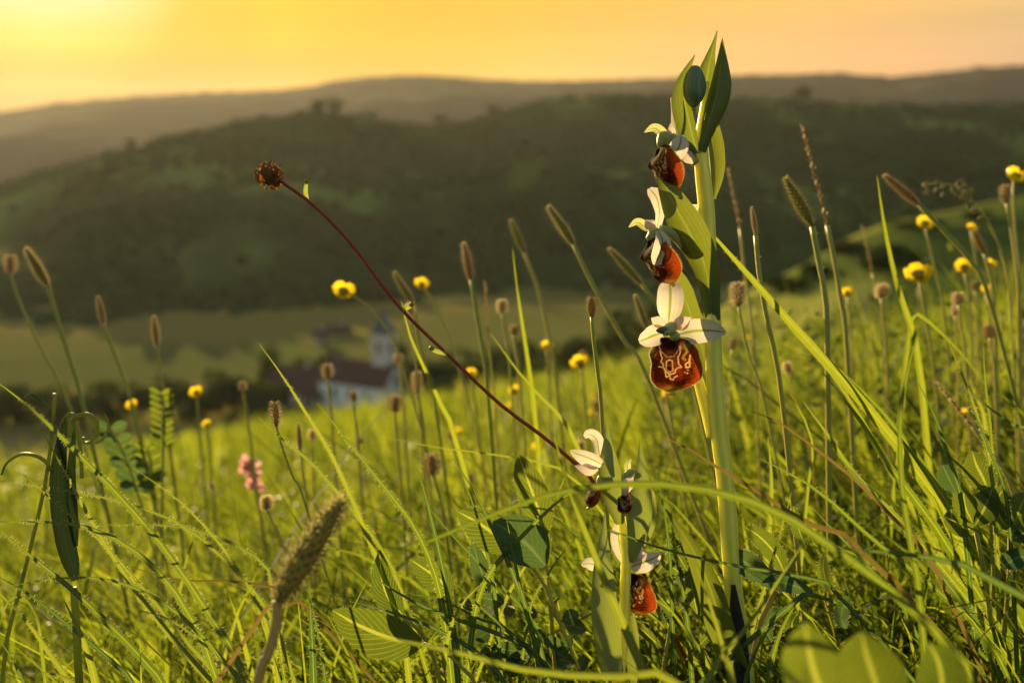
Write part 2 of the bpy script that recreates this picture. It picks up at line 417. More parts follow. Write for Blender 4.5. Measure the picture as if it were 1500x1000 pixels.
def ridge(name, crest, d_crest, d_base, zb, amp, freq, m, nc=260, nr=46, ease=1.0, spur=0.0, seed=0.0, fine=0.0, back=0.5):
    cx = [c[0] for c in crest]; cyy = [c[1] for c in crest]
    px = np.linspace(cx[0], cx[-1], nc); py = np.interp(px, cx, cyy)
    dc = np.interp(px, [c[0] for c in d_crest], [c[1] for c in d_crest])
    db = np.interp(px, [c[0] for c in d_base], [c[1] for c in d_base])
    V = np.zeros((nr + 8, nc, 3))
    for i in range(nc):
        top = P(px[i], py[i], dc[i]); dirn = Vector((top.x, top.y)).normalized(); rc = Vector((top.x, top.y)).length
        rb = db[i]
        for k in range(nr + 8):
            if k < nr:
                s = k / (nr - 1); r = rb + (rc - rb) * s
                h = s ** ease * (1.0 - 0.0) if ease != 0 else s
                h = h * (1 - 0.35 * (1 - s) * s)
                z = zb + (top.z - zb) * h
                a = amp * math.sin(math.pi * min(s, 1)) ** 0.8 * min(1, s / 0.3)
            else:
                q = (k - nr + 1) / 8; r = rc + (rc - rb) * back * q; s = 1
                z = top.z - (top.z - zb + 40) * q * q; a = 0
            x, y = dirn.x * r, dirn.y * r
            nz = noise.fractal(Vector((x * freq + seed, y * freq, seed)), 1.0, 2.0, 4)
            z += a * nz
            if spur: z += spur * math.sin((x * 0.8 + y * 0.35) * freq * 5 + 1.5 * nz) * math.sin(math.pi * min(s, 1)) * 0.5 * min(1, s / 0.3)
            if fine and k < nr + 2: z += fine * noise.fractal(Vector((x * 0.04 + seed, y * 0.04, 3.1)), 1.0, 2.0, 3)
            V[k, i] = (x, y, z)
    o = grid_mesh(name, V, nr + 8, nc, m)
    return o, V[:nr]
M_mid = hill_mat('wooded_hillside', (0.018, 0.040, 0.014), (0.044, 0.076, 0.024), (0.12, 0.17, 0.045), 0.011, 0.05, (1.0, 0.45, 1.0), 0.75)
M_far = hill_mat('distant_woods', (0.034, 0.034, 0.036), (0.052, 0.052, 0.048), (0.07, 0.075, 0.055), 0.004, 0.02)
mid_crest = [(-900, 470), (-500, 400), (-200, 320), (0, 268), (60, 250), (150, 226), (200, 212), (300, 187), (380, 173), (470, 160), (520, 168), (570, 181), (640, 181), (700, 175),
             (750, 158), (800, 146), (900, 140), (960, 140), (1040, 144), (1100, 143), (1180, 146), (1250, 151), (1350, 153), (1500, 149), (1800, 160), (2400, 190)]
mid, midV = ridge('wooded_hill', mid_crest, [(-900, 620), (0, 700), (470, 820), (640, 950), (900, 1050), (2400, 1000)],
                  [(-900, 345), (0, 338), (600, 342), (1000, 380), (2400, 400)], FLOOR - 1, 16, 0.006, M_mid, nc=300, nr=60, ease=1.25, spur=20, seed=2.0, fine=2.0)
far_crest = [(-900, 190), (-300, 175), (0, 164), (100, 149), (200, 141), (300, 135), (400, 133), (450, 127), (520, 114), (600, 110), (650, 111), (700, 116), (800, 119), (900, 117), (980, 114),
             (1060, 110), (1150, 109), (1230, 107), (1300, 113), (1370, 107), (1430, 99), (1500, 95), (1700, 90), (2400, 110)]
ridge('distant_ridge', far_crest, [(-900, 2900), (2400, 3000)], [(-900, 1300), (2400, 1400)], FLOOR - 1, 45, 0.002, M_far, nc=260, nr=34, spur=24, seed=7.0, fine=5.0)
M_side = hill_mat('terraced_slope', (0.065, 0.095, 0.025), (0.11, 0.14, 0.035), (0.26, 0.27, 0.06), 0.03, 0.2, (0.35, 1.6, 1.0), 0.25)
side_crest = [(880, 560), (1000, 480), (1100, 425), (1180, 385), (1240, 352), (1300, 330), (1400, 308), (1500, 282), (1700, 235), (2000, 190), (2500, 150)]
side, sideV = ridge('terraced_hillside', side_crest, [(880, 150), (1500, 170), (2500, 150)], [(880, 60), (2500, 55)], -30, 3.0, 0.02, M_side, nc=120, nr=30, seed=4.0, fine=0.8)

# ------------------------------------------------------------------ the air
def haze(density, top=290.0):
    me = bpy.data.meshes.new('haze')
    x0, x1, y0, y1, z0, z1 = -6500, 6500, -1500, 7000, FLOOR - 3, top
    V = np.array([(x, y, z) for z in (z0, z1) for y in (y0, y1) for x in (x0, x1)], float)
    F = np.array([(0, 2, 3, 1), (4, 5, 7, 6), (0, 1, 5, 4), (2, 6, 7, 3), (0, 4, 6, 2), (1, 3, 7, 5)])
    raw_mesh(me, V, F, smooth=False)
    m, N, L = mat('valley_haze')
    pv = N('ShaderNodeVolumePrincipled')
    pv.inputs['Color'].default_value = (0.92, 0.88, 0.80, 1)
    pv.inputs['Density'].default_value = density
    pv.inputs['Anisotropy'].default_value = 0.45
    o = N('ShaderNodeOutputMaterial'); L(pv.outputs[0], o.inputs['Volume'])
    me.materials.append(m)
    ob = bpy.data.objects.new('haze', me); COL.objects.link(ob); ob['kind'] = 'stuff'
    return ob
haze(0.28e-4)

# ------------------------------------------------------------------ trees, church and houses of the valley
M_leaf_far = leafmat('far_foliage', (0.022, 0.050, 0.019), (0.050, 0.088, 0.030), (0.05, 0.07, 0.015), (0.08, 0.10, 0.02), 0.25, 0.9, nscale=0.6, spec=0.0)
M_bark = solid('bark', (0.06, 0.045, 0.03), scale=8)
def clump_mesh(name, n, rx, rz, leaf, seed):
    """an uneven crown: leaf clumps scattered through several overlapping lobes"""
    g = np.random.default_rng(seed)
    lob = g.normal(0, 1, (7, 3)) * np.array([rx, rx, rz]) * 0.42; lr = g.uniform(0.4, 0.62, 7)
    V = []; F = []; r_ = []
    for i in range(n):
        k = g.integers(7); d = g.normal(0, 1, 3); d /= np.linalg.norm(d)
        c = lob[k] + d * lr[k] * np.array([rx, rx, rz]) * g.uniform(0.55, 1.0) ** 0.5
        a = g.normal(0, 1, 3); a /= np.linalg.norm(a); b = np.cross(a, d); b /= max(np.linalg.norm(b), 1e-6)
        s = leaf * g.uniform(0.6, 1.4); q = len(V)
        V += [c - a * s, c + b * s * 0.7, c + a * s, c - b * s * 0.7 + d * s * 0.3]; F.append((q, q + 1, q + 2, q + 3)); r_ += [g.uniform()] * 4
    me = bpy.data.meshes.new(name); raw_mesh(me, np.array(V), np.array(F), smooth=False)
    at = me.attributes.new('rnd', 'FLOAT', 'POINT'); at.data.foreach_set('value', np.array(r_, np.float32))
    me.materials.append(M_leaf_far)
    return me
CROWN = [clump_mesh('crown', 420, 1.0, 1.1, 0.17, k) for k in range(5)]
def trunk_mesh():
    mb = MB(); tube(mb, [(0, 0, -0.8), (0.03, 0, 0.4), (0, 0.02, 1.4)], [0.13, 0.08, 0.04], 7)
    for a in range(3):
        x, y = math.cos(a * 2.1), math.sin(a * 2.1)
        tube(mb, [(0, 0, 0.5), (x * 0.3, y * 0.3, 1.0), (x * 0.5, y * 0.5, 1.5)], [0.05, 0.03, 0.015], 5)
    o = mb.build('trunk', M_bark); me = o.data; bpy.data.objects.remove(o); return me
TRUNK = trunk_mesh()
def tree(name, loc, rad, hgt, label, group=None, cat='tree'):
    t = thing(name, loc, label, cat, group)
    for nm, me, z, sc in (('trunk', TRUNK, 0, (rad, rad, hgt * 0.5)), ('crown', random.choice(CROWN), hgt * 0.58, (rad, rad, hgt * 0.46))):
        o = bpy.data.objects.new(nm, me); COL.objects.link(o); o.parent = t
        o.location = (0, 0, z); o.scale = sc; o.rotation_euler = (0, 0, random.uniform(0, 6.28))
    return t
def on_ground(px, d_y):
    """ground point straight under pixel column px at forward distance d_y"""
    x = (px - 750) / FPX * d_y * 1.02
    return Vector((x, d_y, gzs(x, d_y)))
# trees in the belt below the fields and round the church
belt = 'trees in the wood belt round the village'
for px, dy, r, h, lab in [(-70, 205, 6, 7, None), (-25, 208, 5, 6, None), (15, 204, 6, 7, 'dark spreading tree at the left edge where the lower field meets the meadow'), (60, 208, 6, 6, None), (105, 205, 5, 6, None), (150, 203, 6, 7, None), (195, 205, 6, 8, None),
                     (238, 207, 6, 10, 'tallest dark tree between the left field and the feathery vetch leaf'), (275, 203, 5, 7, None), (315, 207, 6, 7, None), (345, 210, 4, 8, None), (372, 205, 5, 8, 'bushy brownish tree standing left of the brown roofed house'),
                     (396, 226, 4, 9, 'tree behind the left end of the brown roofed house'), (408, 200, 4, 5, None), (447, 224, 4, 10, 'slim dark tree in the gap between the house and the church roof'), (585, 217, 4, 10, 'dark tree hard against the right gable of the church'), (610, 212, 5, 9, None), (640, 208, 6, 9, None), (690, 210, 6, 9, None), (736, 212, 6, 10, None), (790, 214, 6, 10, None),
                     (850, 216, 7, 10, None), (905, 218, 7, 11, None), (965, 220, 7, 12, None), (1030, 222, 7, 12, None), (360, 196, 4, 4, None), (455, 192, 4, 3, 'low bush in front of the small white outbuilding'), (640, 196, 5, 6, None), (760, 198, 5, 7, None), (820, 200, 5, 7, None)]:
    tree('leafy_tree', on_ground(px, dy) - Vector((0, 0, 0.3)), r * random.uniform(0.9, 1.1), h * random.uniform(0.9, 1.1), lab or ('dark leafy tree in the belt between the left field and the meadow' if px < 330 else 'dark low tree close to the village houses' if px < 660 else 'dark leafy tree behind the grass right of the church'), belt)
def hill_point(V, px, s):
    """a surface point of a ridge: column nearest px, fraction s of the way up"""
    row = V[int(s * (len(V) - 1))]
    u = (px - 750) / FPX
    k = np.argmin(np.abs(row[:, 0] / (row[:, 1] * math.cos(PITCH) - (row[:, 2] - CAMZ) * math.sin(PITCH)) - u))
    return Vector(row[k])
for px, s, r, h, lab in [(470, 1.0, 8, 11, 'rounded dark tree on the highest knoll of the wooded hill'),
                         (492, 1.0, 7, 9, 'broad low tree just right of the knoll on the wooded hill crest'),
                         (198, 1.0, 5, 7, 'lone bushy tree breaking the left crest line of the wooded hill'),
                         (545, 1.0, 7, 7, 'low tree at the dip where the wooded hill crest falls'),
                         (1180, 1.0, 8, 16, 'tall faint tree standing up from the right crest behind the orchid tip'),
                         (640, 1.0, 8, 9, 'low round tree in the saddle of the wooded hill'),
                         (725, 1.0, 8, 11, 'small tree where the wooded crest begins to rise again')]:
    tree('crest_tree', hill_point(midV, px, s) - Vector((0, 0, 1.0)), r, h, lab, 'trees standing on the crest of the wooded hill')
for px, s, r, h, lab in [(1190, 0.93, 4.5, 4.5, 'low round bush at the left end of the terraced slope'), (1215, 0.97, 3.5, 3.5, 'bush just above the round one on the terraced slope'), (1250, 0.90, 5, 4.5, 'wide hedge bush along the middle terrace'),
                         (1285, 0.78, 6, 6, 'large dark bush below the terraces of the near hillside'), (1310, 0.80, 5, 5, 'dark bush touching the largest one under the terraces'), (1330, 0.95, 4, 3, 'flat hedge bush under the upper terrace strip'),
                         (1370, 0.93, 4, 3.2, 'hedge bush halfway along the upper terrace'), (1420, 0.92, 4, 3, 'hedge bush near the high end of the upper terrace'), (1120, 0.97, 4, 5, 'bush at the lowest foot of the terraced slope'), (1150, 0.9, 5, 5, 'spreading bush at the lower left of the terraced slope')]:
    tree('hedge_bush', hill_point(sideV, px, s) - Vector((0, 0, 0.3)), r * 0.62, h * 0.6, lab, 'bushes along the terraced hillside', 'bush')
# the far woods: one mass of crowns over the hill
def ico():
    me = bpy.data.meshes.new('tmp'); import bmesh
    bm = bmesh.new(); bmesh.ops.create_icosphere(bm, subdivisions=1, radius=1.0); bm.to_mesh(me)
    V = np.array([v.co[:] for v in bm.verts]); F = np.array([[v.index for v in f.verts] for f in bm.faces]); bm.free(); bpy.data.meshes.remove(me)
    return V, F
IV, IF = ico()
def woods(name, V, n, s0, s1, r0, r1, thresh, m, seed):
    g = np.random.default_rng(seed); vs_ = []; fs = []; rs = []; k = 0; nr, nc = V.shape[:2]
    while k < n:
        i = s0 + (s1 - s0) * g.uniform() ** 0.8; j = g.uniform(0, nc - 1.01)
        a = V[min(int(i * (nr - 1)), nr - 1), int(j)]; b = V[min(int(i * (nr - 1)), nr - 1), int(j) + 1]; c = a + (b - a) * (j % 1)
        if noise.noise(Vector((c[0] * 0.011, c[1] * 0.011, 5.0))) < thresh and i < 0.985: 
            if g.uniform() < 0.93: continue
        r = g.uniform(r0, r1); q = g.normal(0, 0.14, IV.shape)
        vs_.append((IV + q) * np.array([r, r, r * 0.85]) + c + np.array([0, 0, r * 0.35])); fs.append(IF + k * len(IV)); rs.append(np.full(len(IV), g.uniform())); k += 1
    me = bpy.data.meshes.new(name); raw_mesh(me, np.vstack(vs_), np.vstack(fs), smooth=False)
    at = me.attributes.new('rnd', 'FLOAT', 'POINT'); at.data.foreach_set('value', np.concatenate(rs).astype(np.float32)); me.materials.append(m)
    o = bpy.data.objects.new(name, me); COL.objects.link(o); return tag(o, kind='stuff')
woods('hillside_woods', midV, 9000, 0.03, 1.0, 1.8, 3.9, -0.10, M_leaf_far, 3)

# ---- church
M_plaster = solid('white_plaster', (0.90, 0.90, 0.89), (0.84, 0.84, 0.83), scale=1.2)
M_roof = solid('old_roof_tiles', (0.12, 0.065, 0.05), (0.07, 0.04, 0.035), scale=2.0)
M_slate = solid('spire_metal', (0.10, 0.115, 0.14), scale=2.0, rough=0.5)
M_glass = solid('dark_window', (0.03, 0.035, 0.045), rough=0.2)
M_tower = solid('weathered_tower_plaster', (0.64, 0.59, 0.58), (0.54, 0.50, 0.50), scale=1.0)
M_boards = solid('brown_barn_boards', (0.14, 0.09, 0.06), (0.09, 0.06, 0.045), scale=2.0)
M_trim = solid('stone_trim', (0.40, 0.38, 0.35), scale=3)
def box(mb, c, s, rz=0.0, mi=0):
    x, y, z = s[0] / 2, s[1] / 2, s[2] / 2; ca, sa = math.cos(rz), math.sin(rz)
    V = [(c[0] + ca * i * x - sa * j * y, c[1] + sa * i * x + ca * j * y, c[2] + k * z) for k in (-1, 1) for j in (-1, 1) for i in (-1, 1)]
    mb.add(V, [(0, 2, 3, 1), (4, 5, 7, 6), (0, 1, 5, 4), (2, 6, 7, 3), (0, 4, 6, 2), (1, 3, 7, 5)], None, 0.5, mi); return mb
def gable(mb, cx, cyy, z, lx, ly, h, ov=0.0, th=0.0, mi=0):
    """a ridge along x: two slopes and gable ends"""
    x, y = lx / 2, ly / 2
    V = [(cx - x, cyy - y, z), (cx + x, cyy - y, z), (cx + x, cyy + y, z), (cx - x, cyy + y, z), (cx - x, cyy, z + h), (cx + x, cyy, z + h)]
    mb.add(V, [(0, 1, 5, 4), (2, 3, 4, 5), (1, 2, 5), (3, 0, 4), (3, 2, 1, 0)], None, 0.5, mi)
def roof_slabs(mb, cx, cyy, z, lx, ly, h, th=0.25, ov=0.4):
    for sg in (-1, 1):
        a = np.array([0, sg * (ly / 2 + ov), -h * ov / (ly / 2)]); b = np.array([0, 0, h]); nrm = np.array([0, sg * h, ly / 2]); nrm = nrm / np.linalg.norm(nrm) * th
        V = [(cx + i * (lx / 2 + ov), cyy + q[1], z + 0.02 + q[2]) for q in (a, b, b + nrm, a + nrm) for i in (-1, 1)]
        mb.add(V, [(0, 1, 3, 2), (4, 5, 7, 6), (0, 6, 7, 1), (2, 3, 5, 4), (0, 2, 4, 6), (1, 7, 5, 3)])
def local_build(mb, name, m, parent, base, rz):
    o = mb.build(name, m, None, smooth=False); o.parent = parent
    if parent.type == 'EMPTY': o.rotation_euler = (0, 0, rz)
    return o
def windows(parent, base, rz, spots):
    """spots: x, y, z, width, height, facing axis ('y-' or 'x+')"""
    for x, y, z, ww, hh, ax in spots:
        f = MB(); p = MB()
        if ax[0] == 'y':
            s = -1 if ax[1] == '-' else 1
            for dx in (-1, 1): box(f, (x + dx * (ww / 2 + 0.06), y + s * 0.04, z), (0.12, 0.16, hh + 0.24))
            for dz in (-1, 1): box(f, (x, y + s * 0.04, z + dz * (hh / 2 + 0.06)), (ww, 0.14, 0.12))
            box(f, (x, y + s * 0.05, z), (0.06, 0.08, hh))
            box(p, (x, y + s * 0.015, z), (ww, 0.03, hh))
        else:
            s = 1 if ax[1] == '+' else -1
            for dy in (-1, 1): box(f, (x + s * 0.04, y + dy * (ww / 2 + 0.06), z), (0.16, 0.12, hh + 0.24))
            for dz in (-1, 1): box(f, (x + s * 0.04, y, z + dz * (hh / 2 + 0.06)), (0.14, ww, 0.12))
            box(p, (x + s * 0.015, y, z), (0.03, ww, hh))
        wo = local_build(f, 'window', M_trim, parent, base, rz)
        local_build(p, 'pane', M_glass, wo, base, rz)
def church(px, dy):
    loc = on_ground(px, dy); loc.z -= 0.3; rz = R(-28)
    t = thing('church', loc, 'white village church with brown tiled roof and a dark pointed steeple', 'church'); 
    mb = MB(); box(mb, (0, 0, 3.0), (17, 8, 6.0)); gable(mb, 0, 0, 6.0, 17, 8, 4.0); local_build(mb, 'nave_wall', M_plaster, t, loc, rz)
    mb = MB(); roof_slabs(mb, 0, 0, 6.0, 17, 8, 4.0); local_build(mb, 'roof', M_roof, t, loc, rz)
    mb = MB(); box(mb, (5.2, 1.0, 8.3), (3.6, 3.6, 16.4)); local_build(mb, 'tower', M_tower, t, loc, rz)
    mb = MB(); box(mb, (5.2, 1.0, 16.65), (4.2, 4.2, 0.3))
    V = [(5.2 + a * 1.95, 1.0 + b * 1.95, 16.8) for a, b in ((-1, -1), (1, -1), (1, 1), (-1, 1))] + [(5.2 + a * 1.0, 1.0 + b * 1.0, 19.0) for a, b in ((-1, -1), (1, -1), (1, 1), (-1, 1))] + [(5.2, 1.0, 21.6)]
    mb.add(V, [(0, 1, 5, 4), (1, 2, 6, 5), (2, 3, 7, 6), (3, 0, 4, 7), (4, 5, 8), (5, 6, 8), (6, 7, 8), (7, 4, 8)])
    sp_ = local_build(mb, 'spire', M_slate, t, loc, rz)
    mb = MB(); box(mb, (-8.9, 0, 2.4), (2.0, 5, 4.8)); local_build(mb, 'apse', M_plaster, t, loc, rz)
    mb = MB(); gable(mb, -8.95, 0, 4.82, 2.3, 5.6, 2.2); local_build(mb, 'apse_roof', M_roof, t, loc, rz)
    windows(t, loc, rz, [(-4.5, -4, 3.4, 0.9, 2.4, 'y-'), (0.0, -4, 3.4, 0.9, 2.4, 'y-'), (4.0, -4, 3.4, 0.9, 2.4, 'y-'), (5.2, -0.8, 13.6, 1.0, 2.0, 'y-'), (7.0, 1.0, 13.6, 1.0, 2.0, 'x+'), (8.5, 0, 7.0, 1.2, 1.2, 'x+')])
    mb = MB(); box(mb, (8.56, 0, 1.5), (0.12, 1.6, 3.0)); local_build(mb, 'door', M_bark, t, loc, rz)
church(528, 208)
def house(px, dy, rz, lx, ly, hw, hr, label, wall, z=0.0, at=None):
    loc = at or on_ground(px, dy); loc.z -= 0.3
    t = thing('house', loc, label, 'house', 'houses of the village')
    mb = MB(); box(mb, (0, 0, hw / 2), (lx, ly, hw)); gable(mb, 0, 0, hw, lx, ly, hr); local_build(mb, 'wall', wall, t, loc, rz)
    mb = MB(); roof_slabs(mb, 0, 0, hw, lx, ly, hr); rf = local_build(mb, 'roof', M_roof, t, loc, rz)
    mb = MB(); box(mb, (lx * 0.2, 0.6, hw + hr), (0.7, 0.7, 1.8)); local_build(mb, 'chimney', M_trim, rf, loc, rz)
    windows(t, loc, rz, [(-lx * 0.28, -ly / 2, hw * 0.6, 0.9, 1.2, 'y-'), (0, -ly / 2, hw * 0.6, 0.9, 1.2, 'y-'), (lx * 0.28, -ly / 2, hw * 0.6, 0.9, 1.2, 'y-')])
    mb = MB(); box(mb, (lx * 0.42, -ly / 2 - 0.03, 1.1), (0.95, 0.1, 2.1)); local_build(mb, 'door', M_bark, t, loc, rz)
house(432, 219, R(-20), 12, 8, 3.6, 4.4, 'low house with a brown tiled roof among trees left of the church', M_plaster)
house(463, 211, R(-24), 6, 5, 3.2, 2.4, 'small white outbuilding between the brown roofed house and the church', M_plaster)
house(469, 290, R(10), 3.4, 3, 2.3, 1.4, 'tiny white farmhouse alone at the far edge of the green field', M_plaster)
house(494, 303, R(5), 8, 4, 1.2, 1.5, 'long barn with reddish brown roof beyond the tiny white farmhouse', M_boards)
# ------------------------------------------------------------------ plant materials
M_stem = leafmat('orchid_stem', (0.60, 0.62, 0.10), (0.68, 0.67, 0.13), (0.30, 0.36, 0.05), (0.38, 0.42, 0.07), 0.0, 0.42, stripes=5, nscale=500, sss=0.009)
M_bract = leafmat('orchid_bract', (0.065, 0.105, 0.022), (0.10, 0.14, 0.03), (0.15, 0.20, 0.014), (0.27, 0.30, 0.024), 0.4, 0.42, vein=((0.09, 0.13, 0.035), (0.30, 0.35, 0.05)), stripes=9, nscale=350, midw=0.05, sfac=0.16)
M_bud = leafmat('orchid_bud', (0.13, 0.18, 0.07), (0.18, 0.23, 0.09), (0.10, 0.16, 0.05), (0.14, 0.2, 0.06), 0.0, 0.45, stripes=3, nscale=400, sss=0.003)
M_sepal = leafmat('white_sepal', (0.62, 0.58, 0.54), (0.72, 0.68, 0.60), (0.62, 0.55, 0.44), (0.72, 0.62, 0.50), 0.5, 0.5, vein=((0.16, 0.22, 0.05), (0.30, 0.36, 0.06)), stripes=6, nscale=700, midw=0.075, sfac=0.13)
M_sepal_g = leafmat('greenish_sepal', (0.32, 0.36, 0.18), (0.42, 0.44, 0.24), (0.45, 0.46, 0.16), (0.5, 0.5, 0.2), 0.5, 0.5, vein=((0.12, 0.17, 0.04), (0.25, 0.32, 0.05)), nscale=700, midw=0.08)
M_petal = leafmat('pale_pink_petal', (0.60, 0.47, 0.42), (0.68, 0.56, 0.50), (0.6, 0.45, 0.36), (0.66, 0.5, 0.4), 0.5, 0.6, nscale=900)
M_column = leafmat('orchid_column', (0.26, 0.30, 0.10), (0.34, 0.36, 0.12), (0.3, 0.32, 0.06), (0.35, 0.36, 0.08), 0.0, 0.45, nscale=700, sss=0.003)
M_beak = leafmat('column_beak', (0.07, 0.11, 0.07), (0.11, 0.15, 0.10), (0.1, 0.14, 0.06), (0.12, 0.16, 0.07), 0.2, 0.4, nscale=900)
M_hair = leafmat('pale_hairs', (0.45, 0.42, 0.26), (0.6, 0.55, 0.34), (0.75, 0.68, 0.36), (0.8, 0.72, 0.4), 0.5, 0.5, nscale=300)
M_sheath = solid('withered_sheath', (0.030, 0.022, 0.012), (0.012, 0.010, 0.007), scale=400, rough=0.7)
def lip_mat():
    m, N, L = mat('velvet_lip')
    at = N('ShaderNodeAttribute'); at.attribute_name = 'paint'
    geo = N('ShaderNodeNewGeometry')
    nz = N('ShaderNodeTexNoise'); nz.inputs['Scale'].default_value = 2600; nz.inputs['Detail'].default_value = 4; L(geo.outputs['Position'], nz.inputs['Vector'])
    mr = N('ShaderNodeMapRange'); L(nz.outputs[0], mr.inputs[0]); mr.inputs[1].default_value = 0.3; mr.inputs[2].default_value = 0.7; mr.inputs[3].default_value = 0.4; mr.inputs[4].default_value = 1.45
    v = N('ShaderNodeVectorMath'); v.operation = 'SCALE'; L(at.outputs['Color'], v.inputs[0]); L(mr.outputs[0], v.inputs['Scale'])
    pr = N('ShaderNodeBsdfPrincipled'); L(v.outputs[0], pr.inputs['Base Color']); pr.inputs['Roughness'].default_value = 0.8
    pr.inputs['Sheen Weight'].default_value = 0.12; pr.inputs['Sheen Roughness'].default_value = 0.4; pr.inputs['Sheen Tint'].default_value = (0.8, 0.5, 0.3, 1)
    pr.inputs['Specular IOR Level'].default_value = 0.04
    bp = N('ShaderNodeBump'); bp.inputs['Strength'].default_value = 0.5; bp.inputs['Distance'].default_value = 0.0002; L(nz.outputs[0], bp.inputs['Height']); L(bp.outputs[0], pr.inputs['Normal'])
    tr = N('ShaderNodeBsdfTranslucent'); v2 = N('ShaderNodeVectorMath'); v2.operation = 'MULTIPLY'; L(v.outputs[0], v2.inputs[0]); v2.inputs[1].default_value = (1.5, 1.0, 0.6); L(v2.outputs[0], tr.inputs['Color'])
    ms = N('ShaderNodeMixShader'); ms.inputs[0].default_value = 0.33; L(pr.outputs[0], ms.inputs[1]); L(tr.outputs[0], ms.inputs[2])
    o = N('ShaderNodeOutputMaterial'); L(ms.outputs[0], o.inputs['Surface'])
    return m
M_lip = lip_mat()

# ------------------------------------------------------------------ bee orchid lip
def Z1(X, Y): return (X / 5.264, Y / 5.264)
_marks = [[(180, 545), (200, 600), (240, 640), (290, 635), (320, 600), (342, 555)], [(345, 560), (340, 610), (322, 640), (328, 690), (350, 715), (320, 722), (300, 745)],
          [(190, 600), (205, 650), (198, 680), (213, 690), (215, 720), (182, 717)], [(215, 720), (230, 745), (260, 772), (300, 762), (305, 740)],
          [(240, 670), (260, 660), (280, 670), (285, 740), (262, 755), (235, 730), (236, 690), (240, 670)], [(230, 750), (238, 795), (262, 780), (270, 810), (292, 815), (300, 795), (320, 785)],
          [(420, 630), (405, 680), (380, 690), (385, 720), (412, 716), (416, 640)], [(372, 752), (380, 762)], [(398, 738), (404, 742)], [(392, 760), (398, 764)]]
_wid = [1.5, 3.5, 2.5, 3.5, 2.5, 3.5, 5, 3.5, 2.5, 3.5]
_curl = [[(385, 555), (397, 600), (368, 630), (360, 650), (378, 660)]]
def seg_dist(px, py, line):
    d = np.full(px.shape, 1e9)
    for (x0, y0), (x1, y1) in zip(line[:-1], line[1:]):
        vx, vy = x1 - x0, y1 - y0; t = np.clip(((px - x0) * vx + (py - y0) * vy) / max(vx * vx + vy * vy, 1e-9), 0, 1)
        d = np.minimum(d, np.hypot(px - x0 - t * vx, py - y0 - t * vy))
    return d
def lip_paint(X, Y, u):
    """colours of the lip; X, Y on the drawing of the front-on flower, u from -1 to 1 across"""
    k = X.shape
    col = np.zeros(k + (3,)); col[:] = (0.036, 0.008, 0.004)
    def put(c, f):
        f = np.clip(f, 0, 1)[..., None]; col[:] = col * (1 - f) + np.array(c) * f
    jit = 0.10 * np.sin(X * 0.11 + 2 * np.sin(Y * 0.07)) + 0.08 * np.sin(Y * 0.19 + X * 0.05)
    put((0.17, 0.026, 0.008), 1 - np.hypot((X - 330) / 110, (Y - 740) / 120) + jit * 0.5)
    put((0.30, 0.065, 0.012), (u - 0.45) * 2.6 * np.clip((Y - 540) / 60, 0, 1) + jit)
    put((0.26, 0.055, 0.012), (-u - 0.86) * 7 * np.clip((Y - 700) / 60, 0, 1) + jit)
    put((0.22, 0.07, 0.015), (Y - 835) / 60 + jit)
    put((0.11, 0.05, 0.015), 1.25 - np.hypot((X - 255) / 62, (Y - 690) / 75))
    put((0.16, 0.12, 0.03), 1.5 - 1.5 * np.hypot((X - 385) / 62, (Y - 560) / 42))
    put((0.15, 0.11, 0.035), 1.6 - 1.6 * np.hypot((X - 135) / 38, (Y - 600) / 65))
    put((0.30, 0.22, 0.03), 1.4 - np.hypot((X - 290) / 70, (Y - 905) / 36))
    put((0.008, 0.004, 0.003), 2.2 - 2 * np.hypot((X - 258) / 78, (Y - 535) / 62))
    put((0.06, 0.025, 0.008), 1.8 - 2 * np.hypot((X - 262) / 48, (Y - 612) / 32))
    for l, w_ in zip(_marks, _wid): put((0.54, 0.45, 0.24) if w_ > 2 else (0.34, 0.27, 0.22), (w_ + 2.5 + 1.5 * np.sin(X * 0.23 + Y * 0.31) - seg_dist(X, Y, l)) / 3)
    for l in _curl: put((0.26, 0.20, 0.05), (13 - seg_dist(X, Y, l)) / 6)
    for l in (_marks[4],):
        inside = np.hypot((X - 260) / 15, (Y - 685) / 14); put((0.02, 0.006, 0.004), 1.6 - inside * 1.3)
        inside = np.hypot((X - 258) / 20, (Y - 728) / 20); put((0.02, 0.006, 0.004), 1.8 - inside * 1.4)
    put((0.45, 0.25, 0.05), (np.abs(u) - 0.975) * 60)
    return col
_Y = [500, 520, 560, 600, 630, 660, 700, 750, 800, 845, 885, 905, 918]
_L = [215, 185, 150, 122, 116, 128, 138, 132, 130, 145, 182, 225, 270]
_R = [330, 415, 462, 488, 494, 503, 520, 528, 524, 492, 425, 360, 300]
